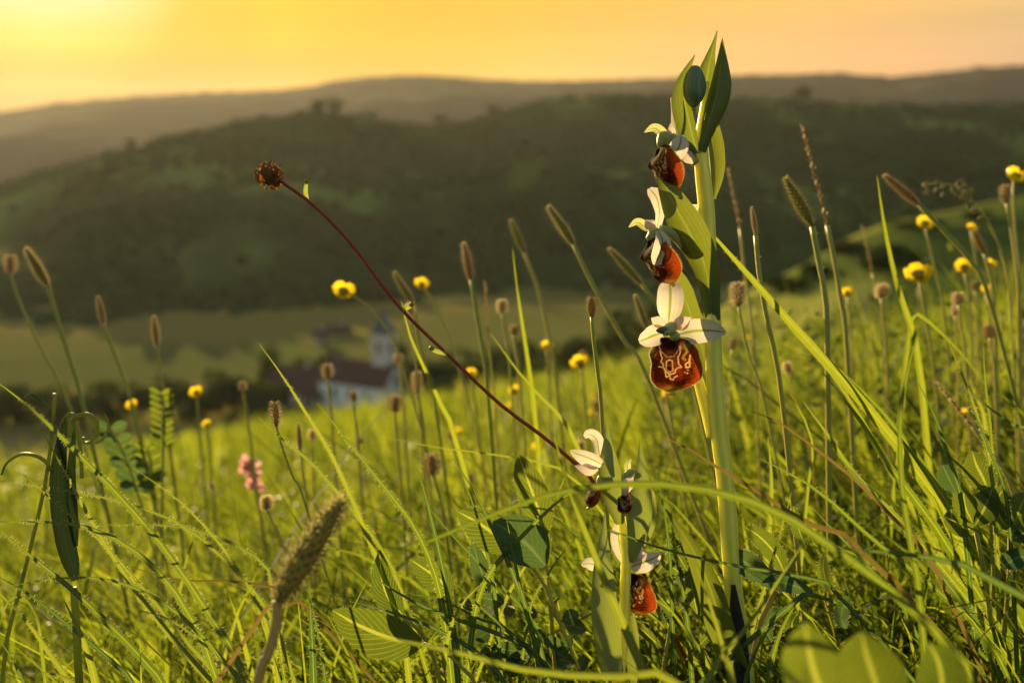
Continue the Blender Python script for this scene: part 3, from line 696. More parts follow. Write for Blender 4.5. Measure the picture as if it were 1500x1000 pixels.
def lip(parent, org, ax, down, front, scale, nu=101, nv=101, bulge=0.30, name='lip'):
    """org: where the drawing's point (290, 500) sits; ax, down, front: unit vectors; scale: metres per drawing unit"""
    ax, down, front = (np.array(tuple(Vector(q).normalized())) for q in (ax, down, front)); org = np.array(tuple(org))
    Yg = np.linspace(500, 918, nv); Lg = np.interp(Yg, _Y, _L); Rg = np.interp(Yg, _Y, _R)
    k = np.array([1, 2, 3, 2, 1]) / 9.0
    for q in range(2):
        Lg = np.convolve(np.pad(Lg, 2, 'edge'), k, 'valid'); Rg = np.convolve(np.pad(Rg, 2, 'edge'), k, 'valid')
    s = np.linspace(-1, 1, nu); u = np.sin(s * math.pi / 2)
    X = (Lg + Rg)[:, None] / 2 + (Rg - Lg)[:, None] / 2 * u[None, :]; Y = np.repeat(Yg[:, None], nu, 1)
    U = np.repeat(u[None, :], nv, 0); t = (Y - 500) / 418
    half = (Rg - Lg)[:, None] / 2
    B = bulge * 2.0 * half * np.sqrt(np.clip(1 - U ** 2 * 0.97, 0, 1)) * (0.45 + 0.55 * np.sin(math.pi * np.clip(t * 0.85 + 0.1, 0, 1)))
    B += -70 * np.clip(t - 0.8, 0, 1) ** 2 * 10 * 0.5
    for cx in (-0.86, 0.86): B += 34 * np.exp(-((U - cx) / 0.16) ** 2 - ((t - 0.26) / 0.10) ** 2)     # the two shoulder humps
    B -= 46 * np.exp(-((X - 258) / 55) ** 2 - ((Y - 535) / 42) ** 2)                                     # the cavity
    V = org + ax * ((X - 290) * scale)[..., None] + down * ((Y - 500) * scale)[..., None] + front * (B * scale)[..., None]
    F = [(i * nu + j, (i + 1) * nu + j, (i + 1) * nu + j + 1, i * nu + j + 1) for i in range(nv - 1) for j in range(nu - 1)]
    mb = MB(); col = lip_paint(X, Y, U)
    mb.add(V.reshape(-1, 3), F, None, 0.5, 0, col.reshape(-1, 3))
    # fringe of short hairs on the margin
    HV = []; HF = []
    for i in range(4, nv, 1):
        for sd, j in ((-1, 0), (1, nu - 1)):
            for q in range(3):
                b = V[i, j] + (V[max(i - 1, 0), j] - V[i, j]) * random.random(); l = scale * random.uniform(8, 17)
                d = ax * sd + down * random.uniform(-0.2, 0.9) + front * random.uniform(-0.7, 0.1); d /= np.linalg.norm(d)
                n0 = len(HV); HV += [b - down * scale * 0.6, b + down * scale * 0.6, b + d * l]; HF.append((n0, n0 + 1, n0 + 2))
    mb.add(HV, HF, None, 0.5, 1)
    VV = []; VF = []; VC = []
    for k in range(int(nu * nv * 0.5)):      # velvet
        i = random.randrange(2, nv - 2); j = random.randrange(2, nu - 2)
        n_ = np.cross(V[i, j + 1] - V[i, j - 1], V[i + 1, j] - V[i - 1, j]); n_ = n_ / max(np.linalg.norm(n_), 1e-12); n_ = n_ * np.sign(np.dot(n_, front) + 1e-9)
        q = len(VV); dd = n_ + down * random.uniform(-0.1, 0.6) + ax * random.uniform(-0.3, 0.3); s_ = scale * random.uniform(4, 9)
        VV += [V[i, j] - ax * scale * 0.5, V[i, j] + ax * scale * 0.5, V[i, j] + dd * s_]; VF.append((q, q + 1, q + 2)); VC += [col[i, j] * 1.5] * 3
    mb.add(VV, VF, None, 0.5, 0, VC)
    o = mb.build(name, [M_lip, M_hair], parent, usecol=True)
    # yellow appendage at the tip
    mb = MB(); e0 = V[nv - 1, nu // 2]
    surf(mb, [Vector(e0) + Vector(front) * scale * 10 - Vector(down) * scale * 12, Vector(e0) + Vector(down) * scale * 16 + Vector(front) * scale * 16, Vector(e0) + Vector(down) * scale * 28 + Vector(front) * scale * 44], [scale * 50, scale * 95, scale * 30], front, 0.9, 7, 8, rnd=0.7)
    mb.build('lip_appendage', M_appendage, o.parent)
    return o
M_appendage = leafmat('yellow_appendage', (0.42, 0.33, 0.03), (0.5, 0.4, 0.05), (0.6, 0.45, 0.04), (0.65, 0.5, 0.05), 0.4, 0.5)
SEP_W = [0.30, 0.72, 0.95, 1.0, 0.93, 0.74, 0.42, 0.08]
def sepal(parent, pts, wmax, m=None, wrap=0.7, facing=None, name='sepal', prof=SEP_W, roll=0.0, rnd=0.5):
    mb = MB(); surf(mb, pts, interp1([wmax * q for q in prof], 18), facing, wrap, 9, 18, roll, rnd, 0, wave=0.01)
    return mb.build(name, m or M_sepal, parent)
BR_W = [0.45, 0.75, 0.95, 1.0, 0.92, 0.72, 0.45, 0.2, 0.03]
def bract(parent, pts, wmax, wrap=1.6, facing=None, roll=0.0, prof=BR_W, m=None, name='bract', hair=True, rnd=0.5):
    mb = MB(); r = surf(mb, pts, interp1([wmax * 1.14 * q for q in prof], 24), facing, wrap, 11, 24, roll, rnd, 0)
    return mb.build(name, [m or M_bract, M_hair], parent)
MAIN = thing('bee_orchid', P(1080, 985), 'tall orchid spike with four open brown lipped flowers and green tip buds', 'orchid', 'flowering bee orchids in the meadow')
def orchid_main():
    t = MAIN
    mb = MB(); px = [(1092, 1000), (1084, 930), (1074, 860), (1068, 780), (1062, 700), (1052, 620), (1046, 540), (1044, 460), (1038, 380), (1035, 310), (1030, 260), (1026, 215), (1030, 170), (1036, 120)]
    wd = [30, 30, 28, 28, 28, 28, 27, 26, 26, 26, 25, 22, 14, 8]
    C, Rr, T = tube(mb, [Q(x, y) for x, y in px], [PX(q) * 0.46 for q in wd], 14, 70)
    V = []; F = []                       # down on the stem
    for k in range(900):
        i = random.randrange(8, 64); a = random.uniform(0, 6.283); d = np.array([math.cos(a), math.sin(a), random.uniform(-0.2, 0.4)]); d /= np.linalg.norm(d)
        b = C[i] + (C[i + 1] - C[i]) * random.random() + d * Rr[i] * 0.97; l = random.uniform(0.0003, 0.0009); n0 = len(V)
        V += [b + T[i] * 0.00004, b - T[i] * 0.00004, b + d * l]; F.append((n0, n0 + 1, n0 + 2))
    mb.add(V, F, None, 0.5, 1)
    mb.build('stem', [M_stem, M_hair], t)
    # withered sheath at the foot, then the sheathing leaf
    mb = MB(); surf(mb, [Q(1085, 1010, 5), Q(1081, 940, 6), Q(1074, 856, 5)], [PX(44), PX(40), PX(30), PX(8)], None, 2.6, 9, 12); mb.build('sheath', M_sheath, t)
    mb = MB(); r = surf(mb, [Q(1082, 980, 4), Q(1060, 930, 9), Q(1040, 860, 12), Q(1012, 800, 14), Q(975, 745, 12)], [PX(q) for q in (34, 42, 44, 42, 36, 26, 14, 2)], None, -1.2, 9, 22, roll=0.25); mb.build('leaf', M_bract, t)
    # buds and bracts of the tip
    for x0, rl in ((1009, 0.75), (1022, -0.55)):
        mb = MB(); surf(mb, [Q(1016, 157, 8), Q(x0 + 1, 142, 11.2), Q(x0, 125, 11.8), Q(x0 + 2, 110, 10.6), Q(1018, 97, 7)], [PX(q) for q in (5, 17, 21, 20, 13, 3)], None, 1.5, 7, 14, rl, random.random()); mb.build('bud_sepal', M_bud, t)
    mb = MB(); body(mb, Q(1016, 158, 6), Q(1018, 98, 5), [PX(q) for q in (3, 11, 15, 17, 17, 15.5, 12, 6)], 14, 20); mb.build('bud', M_bud, t)
    bract(t, [Q(1021, 225, 4), Q(1011, 185, 5), Q(1003, 145, 5), Q(1006, 112, 5), Q(1018, 81, 3)], PX(38), 2.3, roll=-0.6, prof=[0.75, 0.85, 0.95, 1, 0.95, 0.75, 0.5, 0.25, 0.05])
    bract(t, [Q(1026, 222, 4), Q(1038, 180, 6), Q(1051, 135, 7), Q(1055, 100, 6), Q(1058, 56, 2)], PX(38), 2.4, roll=0.3, prof=[0.42, 0.5, 0.75, 0.95, 1, 0.92, 0.7, 0.38, 0.04])
    bract(t, [Q(1036, 180, -4), Q(1034, 130, -4), Q(1040, 90, -2), Q(1051, 45, 0)], PX(34), 1.9, roll=-0.2, prof=[0.6, 0.85, 1, 0.95, 0.75, 0.45, 0.2, 0.04])
    bract(t, [Q(1045, 292, -2), Q(1047, 250, -4), Q(1043, 205, -6), Q(1034, 165, -6), Q(1028, 140, -5)], PX(30), 1.6, roll=0.5, prof=[0.2, 0.65, 0.95, 1, 0.9, 0.7, 0.4, 0.05], rnd=0.9)
    bract(t, [Q(1044, 470, 3), Q(1034, 395, 6), Q(1012, 345, 9), Q(990, 305, 10), Q(972, 265, 8), Q(962, 236, 5)], PX(48), 1.5, roll=0.15, prof=[0.42, 0.62, 0.85, 1, 0.98, 0.8, 0.55, 0.28, 0.03], rnd=0.7)
    bract(t, [Q(1036, 545, -3), Q(1026, 500, -7), Q(1008, 450, -8), Q(993, 410, -8), Q(978, 380, -7)], PX(34), 1.4, roll=-0.2, prof=[0.3, 0.6, 0.8, 0.9, 0.95, 1, 0.8, 0.4, 0.05], rnd=0.85)
    mb = MB(); tube(mb, [Q(1042, 640, -2), Q(1030, 585, -4), Q(1018, 545, -5), Q(990, 490, -4)], [PX(7), PX(8), PX(8), PX(9)], 10, 20); mb.build('ovary', M_stem, t)
    # the flower seen from the front
    mb = MB(); body(mb, Q(986, 478, 2), Q(972, 487, 12), [PX(q) for q in (7, 9, 9, 8, 6, 3)], 12, 12); body(mb, Q(980, 492, 5), Q(996, 492, 5), [PX(q) for q in (3, 7, 8, 7, 3)], 10, 10)
    fl = mb.build('flower', M_column, t)
    mb = MB(); body(mb, Q(976, 483, 9), Q(962, 484, 14), [PX(q) for q in (5, 6, 5.5, 4, 1.5)], 12, 10); mb.build('column_beak', M_beak, fl)
    sepal(fl, [Q(979, 474, 0), Q(981, 452, 4), Q(982, 430, 3), Q(981, 411, -2)], PX(40), prof=[0.25, 0.6, 0.88, 1.0, 1.0, 0.95, 0.8, 0.3], wrap=-1.0, rnd=0.7)
    sepal(fl, [Q(992, 490, 0), Q(1015, 485, 5), Q(1040, 484, 6), Q(1063, 487, 3)], PX(38), prof=[0.5, 0.85, 1.0, 1.0, 0.92, 0.78, 0.52, 0.12], wrap=-0.9, roll=-0.15)
    sepal(fl, [Q(970, 488, 0), Q(958, 491, 6), Q(947, 496, 9), Q(936, 500, 9)], PX(33), prof=[0.5, 0.85, 1.0, 1.0, 0.95, 0.8, 0.6, 0.2], wrap=-1.3, roll=0.1)
    sepal(fl, [Q(976, 480, 1), Q(968, 474, 5), Q(961, 470, 8), Q(954, 466, 9)], PX(18), M_petal, 1.0, name='petal')
    sepal(fl, [Q(984, 480, 1), Q(995, 475, 6), Q(1004, 470, 8), Q(1012, 465, 7)], PX(22), M_petal, 1.0, name='petal')
    lip(fl, Q(984, 494, 3), RT, -UP * 0.99 + FW * 0.12, -FW + UP * -0.1, PX(1 / 5.264))
    # middle flower, turned to the left
    mb = MB(); body(mb, Q(966, 338, 6), Q(947, 350, 4), [PX(q) for q in (6, 9, 9, 8, 5, 2)], 12, 12); tube(mb, [Q(1012, 372, 2), Q(990, 345, 4), Q(966, 336, 6)], [PX(8), PX(9), PX(7)], 10, 14)
    fl = mb.build('flower', M_column, t)
    sepal(fl, [Q(962, 336, 5), Q(966, 312, 4), Q(962, 290, 3), Q(951, 276, 1)], PX(25), prof=[0.55, 0.5, 0.62, 0.85, 1.0, 1.0, 0.85, 0.3], wrap=-0.9, roll=-0.5, rnd=0.8)
    sepal(fl, [Q(964, 338, 9), Q(970, 352, 13), Q(968, 370, 14), Q(959, 388, 11)], PX(27), prof=[0.3, 0.5, 0.72, 0.92, 1.0, 1.0, 0.8, 0.2], wrap=-0.8, roll=0.2)
    sepal(fl, [Q(955, 340, 1), Q(945, 333, 2), Q(933, 326, 4), Q(921, 333, 5)], PX(17), M_sepal_g, wrap=1.5, roll=0.5)
    sepal(fl, [Q(958, 337, 8), Q(954, 331, 10), Q(949, 326, 9), Q(946, 322, 8)], PX(19), M_petal, 1.2, name='petal')
    sepal(fl, [Q(1005, 316, -6), Q(1012, 310, -5), Q(1018, 305, -5), Q(1024, 300, -6)], PX(20), wrap=0.7)
    lip(fl, Q(956, 350, 5), RT * 0.45 + FW * -0.85 + UP * 0.2, -UP * 0.93 + RT * 0.42, RT * -0.9 + FW * -0.42 - UP * 0.3, PX(1 / 5.9), 45, 45)
    # upper flower
    mb = MB(); body(mb, Q(978, 196, 4), Q(964, 214, 5), [PX(q) for q in (6, 10, 11, 9, 6, 2)], 12, 12); tube(mb, [Q(1020, 240, 1), Q(1003, 215, 2), Q(980, 200, 4)], [PX(7), PX(8), PX(7)], 10, 14)
    fl = mb.build('flower', M_column, t)
    sepal(fl, [Q(980, 205, 1), Q(968, 194, 3), Q(957, 188, 5), Q(944, 194, 6)], PX(17), M_sepal_g, wrap=1.4, roll=0.4)
    sepal(fl, [Q(998, 198, 10), Q(996, 212, 14), Q(988, 224, 14), Q(976, 222, 11)], PX(28), prof=[0.25, 0.6, 0.9, 1, 1, 0.9, 0.65, 0.15], wrap=-0.7, roll=0.1)
    sepal(fl, [Q(990, 202, 0), Q(990, 182, -1), Q(988, 162, -2), Q(983, 143, -3)], PX(16), prof=[0.5, 0.8, 1, 1, 0.9, 0.7, 0.45, 0.2], wrap=-0.7, roll=0.7)
    sepal(fl, [Q(985, 203, 5), Q(984, 195, 6), Q(983, 188, 6), Q(982, 181, 5)], PX(12), M_petal, 0.8, name='petal')
    sepal(fl, [Q(1000, 222, 4), Q(1006, 228, 5), Q(1010, 234, 5), Q(1015, 240, 4)], PX(18), M_petal, 0.8, name='petal')
    lip(fl, Q(968, 216, 5), RT * 0.42 + FW * -0.85 + UP * 0.2, -UP * 0.95 + RT * 0.3, RT * -0.92 + FW * -0.42 - UP * 0.2, PX(1 / 6.2), 45, 45)
orchid_main()
M_bract_pale = leafmat('pale_bract', (0.17, 0.22, 0.08), (0.23, 0.28, 0.10), (0.22, 0.28, 0.03), (0.34, 0.38, 0.05), 0.35, 0.5, stripes=11, nscale=350, sfac=0.2)
def orchid_small():
    t = thing('bee_orchid', P(915, 990), 'short second orchid at the foot of the tall one with pale half hidden flowers', 'orchid', 'flowering bee orchids in the meadow')
    def K(X, Y, mm=0): return Q(800 + X / 2.5, 600 + Y / 2.5, mm, 0.43)
    w = lambda n: PX(n / 2.5, 0.43)
    mb = MB(); tube(mb, [K(262, 1000), K(285, 800), K(290, 640), K(292, 520), K(275, 400), K(262, 300), K(250, 200)], [w(q) / 2 for q in (44, 42, 40, 36, 30, 24, 12)], 12, 50); mb.build('stem', M_stem, t)
    bract(t, m=M_bract_pale, pts=[K(270, 420, 3), K(245, 320, 6), K(228, 220, 8), K(224, 130, 8), K(220, 40, 5)], wmax=w(92), wrap=2.0, prof=[0.35, 0.75, 0.98, 1, 0.9, 0.7, 0.42, 0.2, 0.03], roll=0.15)
    bract(t, m=M_bract_pale, pts=[K(312, 560, 2), K(335, 460, 6), K(348, 350, 8), K(350, 230, 8), K(344, 110, 5)], wmax=w(92), wrap=2.0, prof=[0.3, 0.55, 0.85, 1, 0.98, 0.8, 0.5, 0.25, 0.03], roll=-0.1)
    bract(t, m=M_bract_pale, pts=[K(240, 990, 5), K(215, 820, 9), K(205, 680, 10), K(205, 520, 9), K(215, 380, 6)], wmax=w(100), wrap=1.7, prof=[0.8, 0.95, 1, 1, 0.92, 0.78, 0.52, 0.25, 0.04], roll=0.3, name='leaf')
    bract(t, m=M_bract_pale, pts=[K(330, 520, -6), K(370, 430, -8), K(385, 330, -8), K(388, 250, -6)], wmax=w(50), wrap=1.2, rnd=0.9)
    bract(t, m=M_bract_pale, pts=[K(320, 1000, -4), K(315, 900, -4), K(318, 800, -3), K(320, 720, -2)], wmax=w(50), wrap=1.2, name='leaf')
    # topmost flower, half open
    mb = MB(); body(mb, K(215, 230, 3), K(190, 290, 4), [w(q) for q in (8, 18, 20, 16, 8)], 12, 10); fl = mb.build('flower', M_column, t)
    sepal(fl, [K(205, 215, 0), K(195, 165, 2), K(185, 110, 2), K(160, 90, 2), K(140, 100, 2)], w(50), wrap=1.5, roll=0.4, prof=[0.4, 0.7, 0.95, 1, 1, 0.9, 0.7, 0.3])
    sepal(fl, [K(205, 200, 7), K(165, 180, 9), K(125, 165, 9), K(88, 150, 7)], w(66), wrap=-1.3, roll=0.5, prof=[0.4, 0.8, 1, 1, 0.95, 0.75, 0.5, 0.1])
    sepal(fl, [K(190, 215, 8), K(160, 220, 10), K(130, 212, 9), K(105, 205, 7)], w(46), M_petal, 1.2, name='petal')
    lip(fl, K(195, 270, 5), RT * 0.4 + FW * -0.85, RT * -0.35 - UP * 0.8, RT * -0.8 - FW * 0.5 + UP * 0.3, PX(1 / 11, 0.43), 33, 33)
    # flower between the bracts
    mb = MB(); body(mb, K(325, 220, 4), K(280, 245, 7), [w(q) for q in (6, 13, 14, 11, 6)], 12, 10); fl = mb.build('flower', M_column, t)
    sepal(fl, [K(305, 240, 4), K(298, 215, 5), K(300, 195, 6), K(312, 180, 5)], w(26), M_sepal_g, 1.0)
    sepal(fl, [K(310, 235, 5), K(300, 265, 7), K(292, 290, 7), K(288, 320, 5)], w(50), M_petal, 1.0, name='petal')
    lip(fl, K(288, 300, 4), RT, -UP, -FW, PX(1 / 13, 0.43), 33, 33)
    # lower flower, seen past the stem
    mb = MB(); body(mb, K(285, 560, -5), K(300, 610, -2), [w(q) for q in (10, 20, 22, 16, 8)], 12, 10); fl = mb.build('flower', M_column, t)
    sepal(fl, [K(285, 560, -8), K(270, 500, -9), K(268, 445, -9), K(285, 385, -9)], w(66), wrap=0.8, prof=[0.3, 0.65, 0.9, 1, 1, 0.85, 0.6, 0.15])
    sepal(fl, [K(310, 575, -2), K(350, 560, 1), K(390, 545, 2), K(425, 525, 1)], w(78), wrap=0.9, prof=[0.5, 0.85, 1, 1, 0.85, 0.65, 0.4, 0.06])
    sepal(fl, [K(200, 565, -6), K(175, 565, -4), K(150, 562, -4), K(128, 568, -5)], w(50), wrap=0.9, prof=[0.8, 0.95, 1, 1, 0.9, 0.75, 0.5, 0.1])
    sepal(fl, [K(320, 560, -1), K(340, 535, 1), K(350, 520, 1), K(350, 503, 0)], w(34), M_petal, 0.9, name='petal')
    lip(fl, K(328, 600, -2), RT * 0.75 - FW * 0.6, -UP + RT * 0.08, -FW * 0.75 - RT * 0.6, PX(1 / 7.0, 0.43), 41, 41)
orchid_small()
# ------------------------------------------------------------------ meadow materials
M_grass = leafmat('meadow_blade', (0.022, 0.050, 0.010), (0.115, 0.13, 0.022), (0.045, 0.095, 0.007), (0.50, 0.55, 0.036), 0.5, 0.6, nscale=60, bump=0.0, spec=0.2)
M_blade = leafmat('grass_blade', (0.050, 0.100, 0.015), (0.09, 0.140, 0.022), (0.12, 0.20, 0.010), (0.34, 0.40, 0.024), 0.5, 0.45, vein=((0.07, 0.11, 0.02), (0.40, 0.42, 0.04)), stripes=5, nscale=260, midw=0.09)
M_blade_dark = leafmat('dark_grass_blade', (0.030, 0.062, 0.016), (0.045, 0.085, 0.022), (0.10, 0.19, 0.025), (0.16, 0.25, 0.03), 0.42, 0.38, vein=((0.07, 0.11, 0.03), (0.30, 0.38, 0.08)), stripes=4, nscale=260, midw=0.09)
M_blade_dry = leafmat('drying_grass_blade', (0.10, 0.08, 0.025), (0.15, 0.10, 0.04), (0.2, 0.15, 0.03), (0.26, 0.17, 0.05), 0.4, 0.8, spec=0.1, stripes=4, nscale=200)
M_leaf = leafmat('broad_leaf', (0.045, 0.085, 0.016), (0.075, 0.12, 0.024), (0.06, 0.10, 0.008), (0.15, 0.19, 0.012), 0.5, 0.5, spec=0.15, vein=((0.09, 0.14, 0.03), (0.42, 0.46, 0.06)), veins=11, nscale=300, midw=0.06)
M_leaf_dark = leafmat('dark_leaf', (0.035, 0.070, 0.035), (0.055, 0.095, 0.045), (0.08, 0.15, 0.03), (0.12, 0.2, 0.04), 0.35, 0.8, spec=0.05, vein=((0.09, 0.14, 0.06), (0.2, 0.28, 0.08)), veins=9, nscale=300, midw=0.06)  # leaves of a darker, bluer green than the broad leaf
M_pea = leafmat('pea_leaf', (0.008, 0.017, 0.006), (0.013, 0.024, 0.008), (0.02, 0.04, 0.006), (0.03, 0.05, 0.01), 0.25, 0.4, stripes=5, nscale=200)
M_tendril = leafmat('tendril', (0.10, 0.14, 0.03), (0.14, 0.18, 0.04), (0.32, 0.38, 0.06), (0.4, 0.44, 0.08), 0.45, 0.45)
M_stalk = leafmat('flower_stalk', (0.28, 0.30, 0.05), (0.40, 0.36, 0.10), (0.36, 0.38, 0.08), (0.42, 0.38, 0.12), 0.2, 0.5, sss=0.002)
M_stalk_pale = leafmat('pale_stalk', (0.22, 0.20, 0.09), (0.28, 0.25, 0.12), (0.4, 0.36, 0.14), (0.48, 0.42, 0.2), 0.4, 0.6)
M_stalk_red = leafmat('red_stalk', (0.22, 0.030, 0.018), (0.28, 0.05, 0.025), (0.40, 0.05, 0.02), (0.45, 0.08, 0.03), 0.15, 0.4, sss=0.002)
M_stalk_brown = leafmat('brown_stalk', (0.10, 0.055, 0.03), (0.14, 0.08, 0.04), (0.2, 0.1, 0.04), (0.25, 0.14, 0.06), 0.3, 0.6)
M_spike = leafmat('spike_scale', (0.075, 0.09, 0.03), (0.16, 0.15, 0.06), (0.28, 0.30, 0.07), (0.5, 0.42, 0.14), 0.5, 0.7)
M_spike_br = leafmat('brown_scale', (0.11, 0.08, 0.042), (0.21, 0.16, 0.09), (0.38, 0.28, 0.12), (0.58, 0.44, 0.21), 0.5, 0.7)
M_spike_gold = leafmat('green_gold_scale', (0.16, 0.17, 0.06), (0.28, 0.27, 0.11), (0.35, 0.34, 0.09), (0.55, 0.48, 0.16), 0.45, 0.7)
M_fuzz = leafmat('pale_bristle', (0.30, 0.23, 0.13), (0.4, 0.31, 0.18), (0.85, 0.68, 0.38), (0.9, 0.75, 0.45), 0.6, 0.7)
M_yellow = leafmat('buttercup_petal', (0.68, 0.48, 0.012), (0.76, 0.56, 0.02), (0.8, 0.58, 0.012), (0.85, 0.64, 0.02), 0.5, 0.25, spec=0.5)
M_yell_c = leafmat('buttercup_heart', (0.35, 0.28, 0.02), (0.42, 0.34, 0.04), (0.3, 0.3, 0.03), (0.4, 0.35, 0.04), 0.2, 0.6)
M_pink = leafmat('pink_floret', (0.55, 0.24, 0.30), (0.66, 0.36, 0.40), (0.62, 0.28, 0.32), (0.7, 0.4, 0.42), 0.5, 0.5)
M_burnet = leafmat('burnet_floret', (0.15, 0.15, 0.04), (0.30, 0.10, 0.06), (0.36, 0.34, 0.06), (0.75, 0.22, 0.10), 0.5, 0.6)

def to_ground(pts, far=0.12):
    """carry a stalk or blade on to the soil below its last point"""
    p = Vector(pts[-1]); g = gzs(p.x, p.y)
    if p.z <= g: return pts
    d = (Vector(pts[-1]) - Vector(pts[-2])).normalized()
    d = (d + Vector((0, 0, -0.6))).normalized()
    for k in range(12):
        p = p + d * max(0.006, (p.z - g) * 0.4); pts = pts + [p.copy()]; g = gzs(p.x, p.y)
        if p.z < g - 0.004: break
    return pts
def poly(pp, d0, d1=None):
    d1 = d0 if d1 is None else d1; n = len(pp)
    return [P(x, y, d0 + (d1 - d0) * i / max(n - 1, 1)) for i, (x, y) in enumerate(pp)]

# ------------------------------------------------------------------ tufts of grass: the blades the photograph shows one by one
def blade(parent, pp, wpx, d0, d1=None, m=None, hair=0.0, wrap=0.9, roll=0.3, hl=0.0012, wp=None, rnd=None, twist=0.5):
    """pp runs from the tip to the root"""
    pts = to_ground(poly(pp, d0, d1)); nv = 26; dm = (d0 + (d1 or d0)) / 2
    prof = wp or [0.06, 0.45, 0.7, 0.85, 0.95, 1, 1, 1, 0.95]
    mb = MB(); r_ = random.uniform(0.1, 0.9) if rnd is None else rnd
    r = surf(mb, pts, interp1([PX(wpx, dm) * 1.15 * q for q in prof], nv), None, wrap, 5, nv, roll, r_, 0, twist)
    if hair > 0: hairs(mb, *r, 1, step=0.0011 / hair, ln=hl, th=0.00009)
    return mb.build('blade', [m or M_blade, M_hair], parent)
def tuft(loc, label, blades, group=None, name='grass_tuft'):
    t = thing(name, loc, label, 'grass', group)
    for b in blades:
        blade(t, *b[:3], **(b[3] if len(b) > 3 else {}))
    return t
H = dict(hair=1.0)
GT = 'tufts of meadow grass'
tuft(P(350, 1090, .44), 'hairy bright green grass tuft sweeping up to the left corner, edges fringed with glowing hairs', [
    ([(-20, 548), (30, 585), (75, 625), (130, 680), (185, 737), (250, 815), (310, 905), (360, 990)], 11, .44, H),
    ([(60, 628), (100, 700), (150, 790), (210, 880), (270, 955), (325, 1020)], 10, .44, H),
    ([(26, 687), (80, 735), (140, 785), (200, 850), (270, 935), (330, 1010)], 7, .45, H),
    ([(195, 685), (265, 735), (325, 800), (370, 870), (395, 930), (410, 1010)], 7, .45, dict(hair=0.6)),
    ([(-25, 764), (60, 764), (120, 770), (180, 795), (235, 840), (280, 905), (320, 1000)], 11, .43, dict(hair=1.3)),
    ([(-25, 700), (80, 716), (180, 735), (270, 770), (340, 830), (390, 890), (420, 960)], 6, .46, H),
    ([(120, 769), (200, 768), (270, 772), (340, 795), (390, 830), (400, 880)], 6, .47, H),
    ([(15, 858), (80, 847), (150, 847), (210, 866), (270, 905), (330, 970), (360, 1020)], 7, .42, dict(hair=0.8)),
    ([(185, 890), (240, 903), (290, 935), (340, 980), (380, 1030)], 6, .43, H)], GT)
tuft(P(60, 1100, .45), 'broad bladed grass tuft filling the lower left corner with arching leaves', [
    ([(-30, 750), (40, 810), (100, 858), (150, 905), (200, 955), (250, 1020)], 13, .44, dict(hair=0.9)),
    ([(-20, 835), (40, 868), (100, 915), (160, 965), (205, 1015)], 9, .44, dict(m=M_blade_dark, hair=0.5)),
    ([(-20, 850), (35, 905), (75, 960), (110, 1020)], 11, .43, dict(hair=0.7)),
    ([(93, 878), (112, 915), (128, 955), (145, 1020)], 15, .43, dict(rnd=0.95, wrap=1.4)),
    ([(0, 915), (12, 880), (35, 875), (55, 905), (62, 960)], 6, .46),
    ([(-10, 925), (15, 960), (35, 1000), (50, 1040)], 6, .42, dict(m=M_blade_dark)),
    ([(40, 990), (70, 985), (110, 1000), (130, 1040)], 7, .42)], GT)
tuft(P(585, 1090, .45), 'upright green tuft in the middle foreground whose longest blade stands before the valley', [
    ([(380, 504), (415, 552), (445, 600), (480, 655), (510, 718), (541, 791), (563, 845), (590, 930), (600, 1000)], 9, .45, dict(hair=0.5)),
    ([(464, 590), (505, 640), (556, 705), (599, 759), (624, 806), (640, 850), (650, 900), (660, 980)], 11, .44, H),
    ([(378, 610), (410, 640), (459, 680), (520, 752), (556, 800), (590, 870)], 8, .47, dict(hair=0.4)),
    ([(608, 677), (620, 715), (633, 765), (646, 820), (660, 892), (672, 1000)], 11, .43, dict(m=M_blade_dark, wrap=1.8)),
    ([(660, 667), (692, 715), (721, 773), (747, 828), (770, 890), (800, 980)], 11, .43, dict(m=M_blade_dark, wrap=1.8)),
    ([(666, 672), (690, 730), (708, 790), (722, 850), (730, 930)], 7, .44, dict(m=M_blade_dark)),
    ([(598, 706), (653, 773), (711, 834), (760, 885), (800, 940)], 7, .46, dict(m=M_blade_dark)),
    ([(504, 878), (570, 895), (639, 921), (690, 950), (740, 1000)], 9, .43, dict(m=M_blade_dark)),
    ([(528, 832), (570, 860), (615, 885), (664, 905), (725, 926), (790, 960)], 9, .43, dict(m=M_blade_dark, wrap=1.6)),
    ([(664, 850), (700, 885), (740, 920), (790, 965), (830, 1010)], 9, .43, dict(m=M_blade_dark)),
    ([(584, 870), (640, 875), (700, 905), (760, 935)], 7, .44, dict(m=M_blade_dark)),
    ([(452, 840), (455, 900), (458, 950), (460, 1010)], 15, .42, dict(m=M_blade_dark, wrap=1.2, hair=0.3)),
    ([(448, 860), (460, 900), (470, 950), (478, 1010)], 6, .42, dict(m=M_blade_dark, hair=1.0)),
    ([(480, 900), (510, 960), (525, 1010)], 10, .43)], GT)
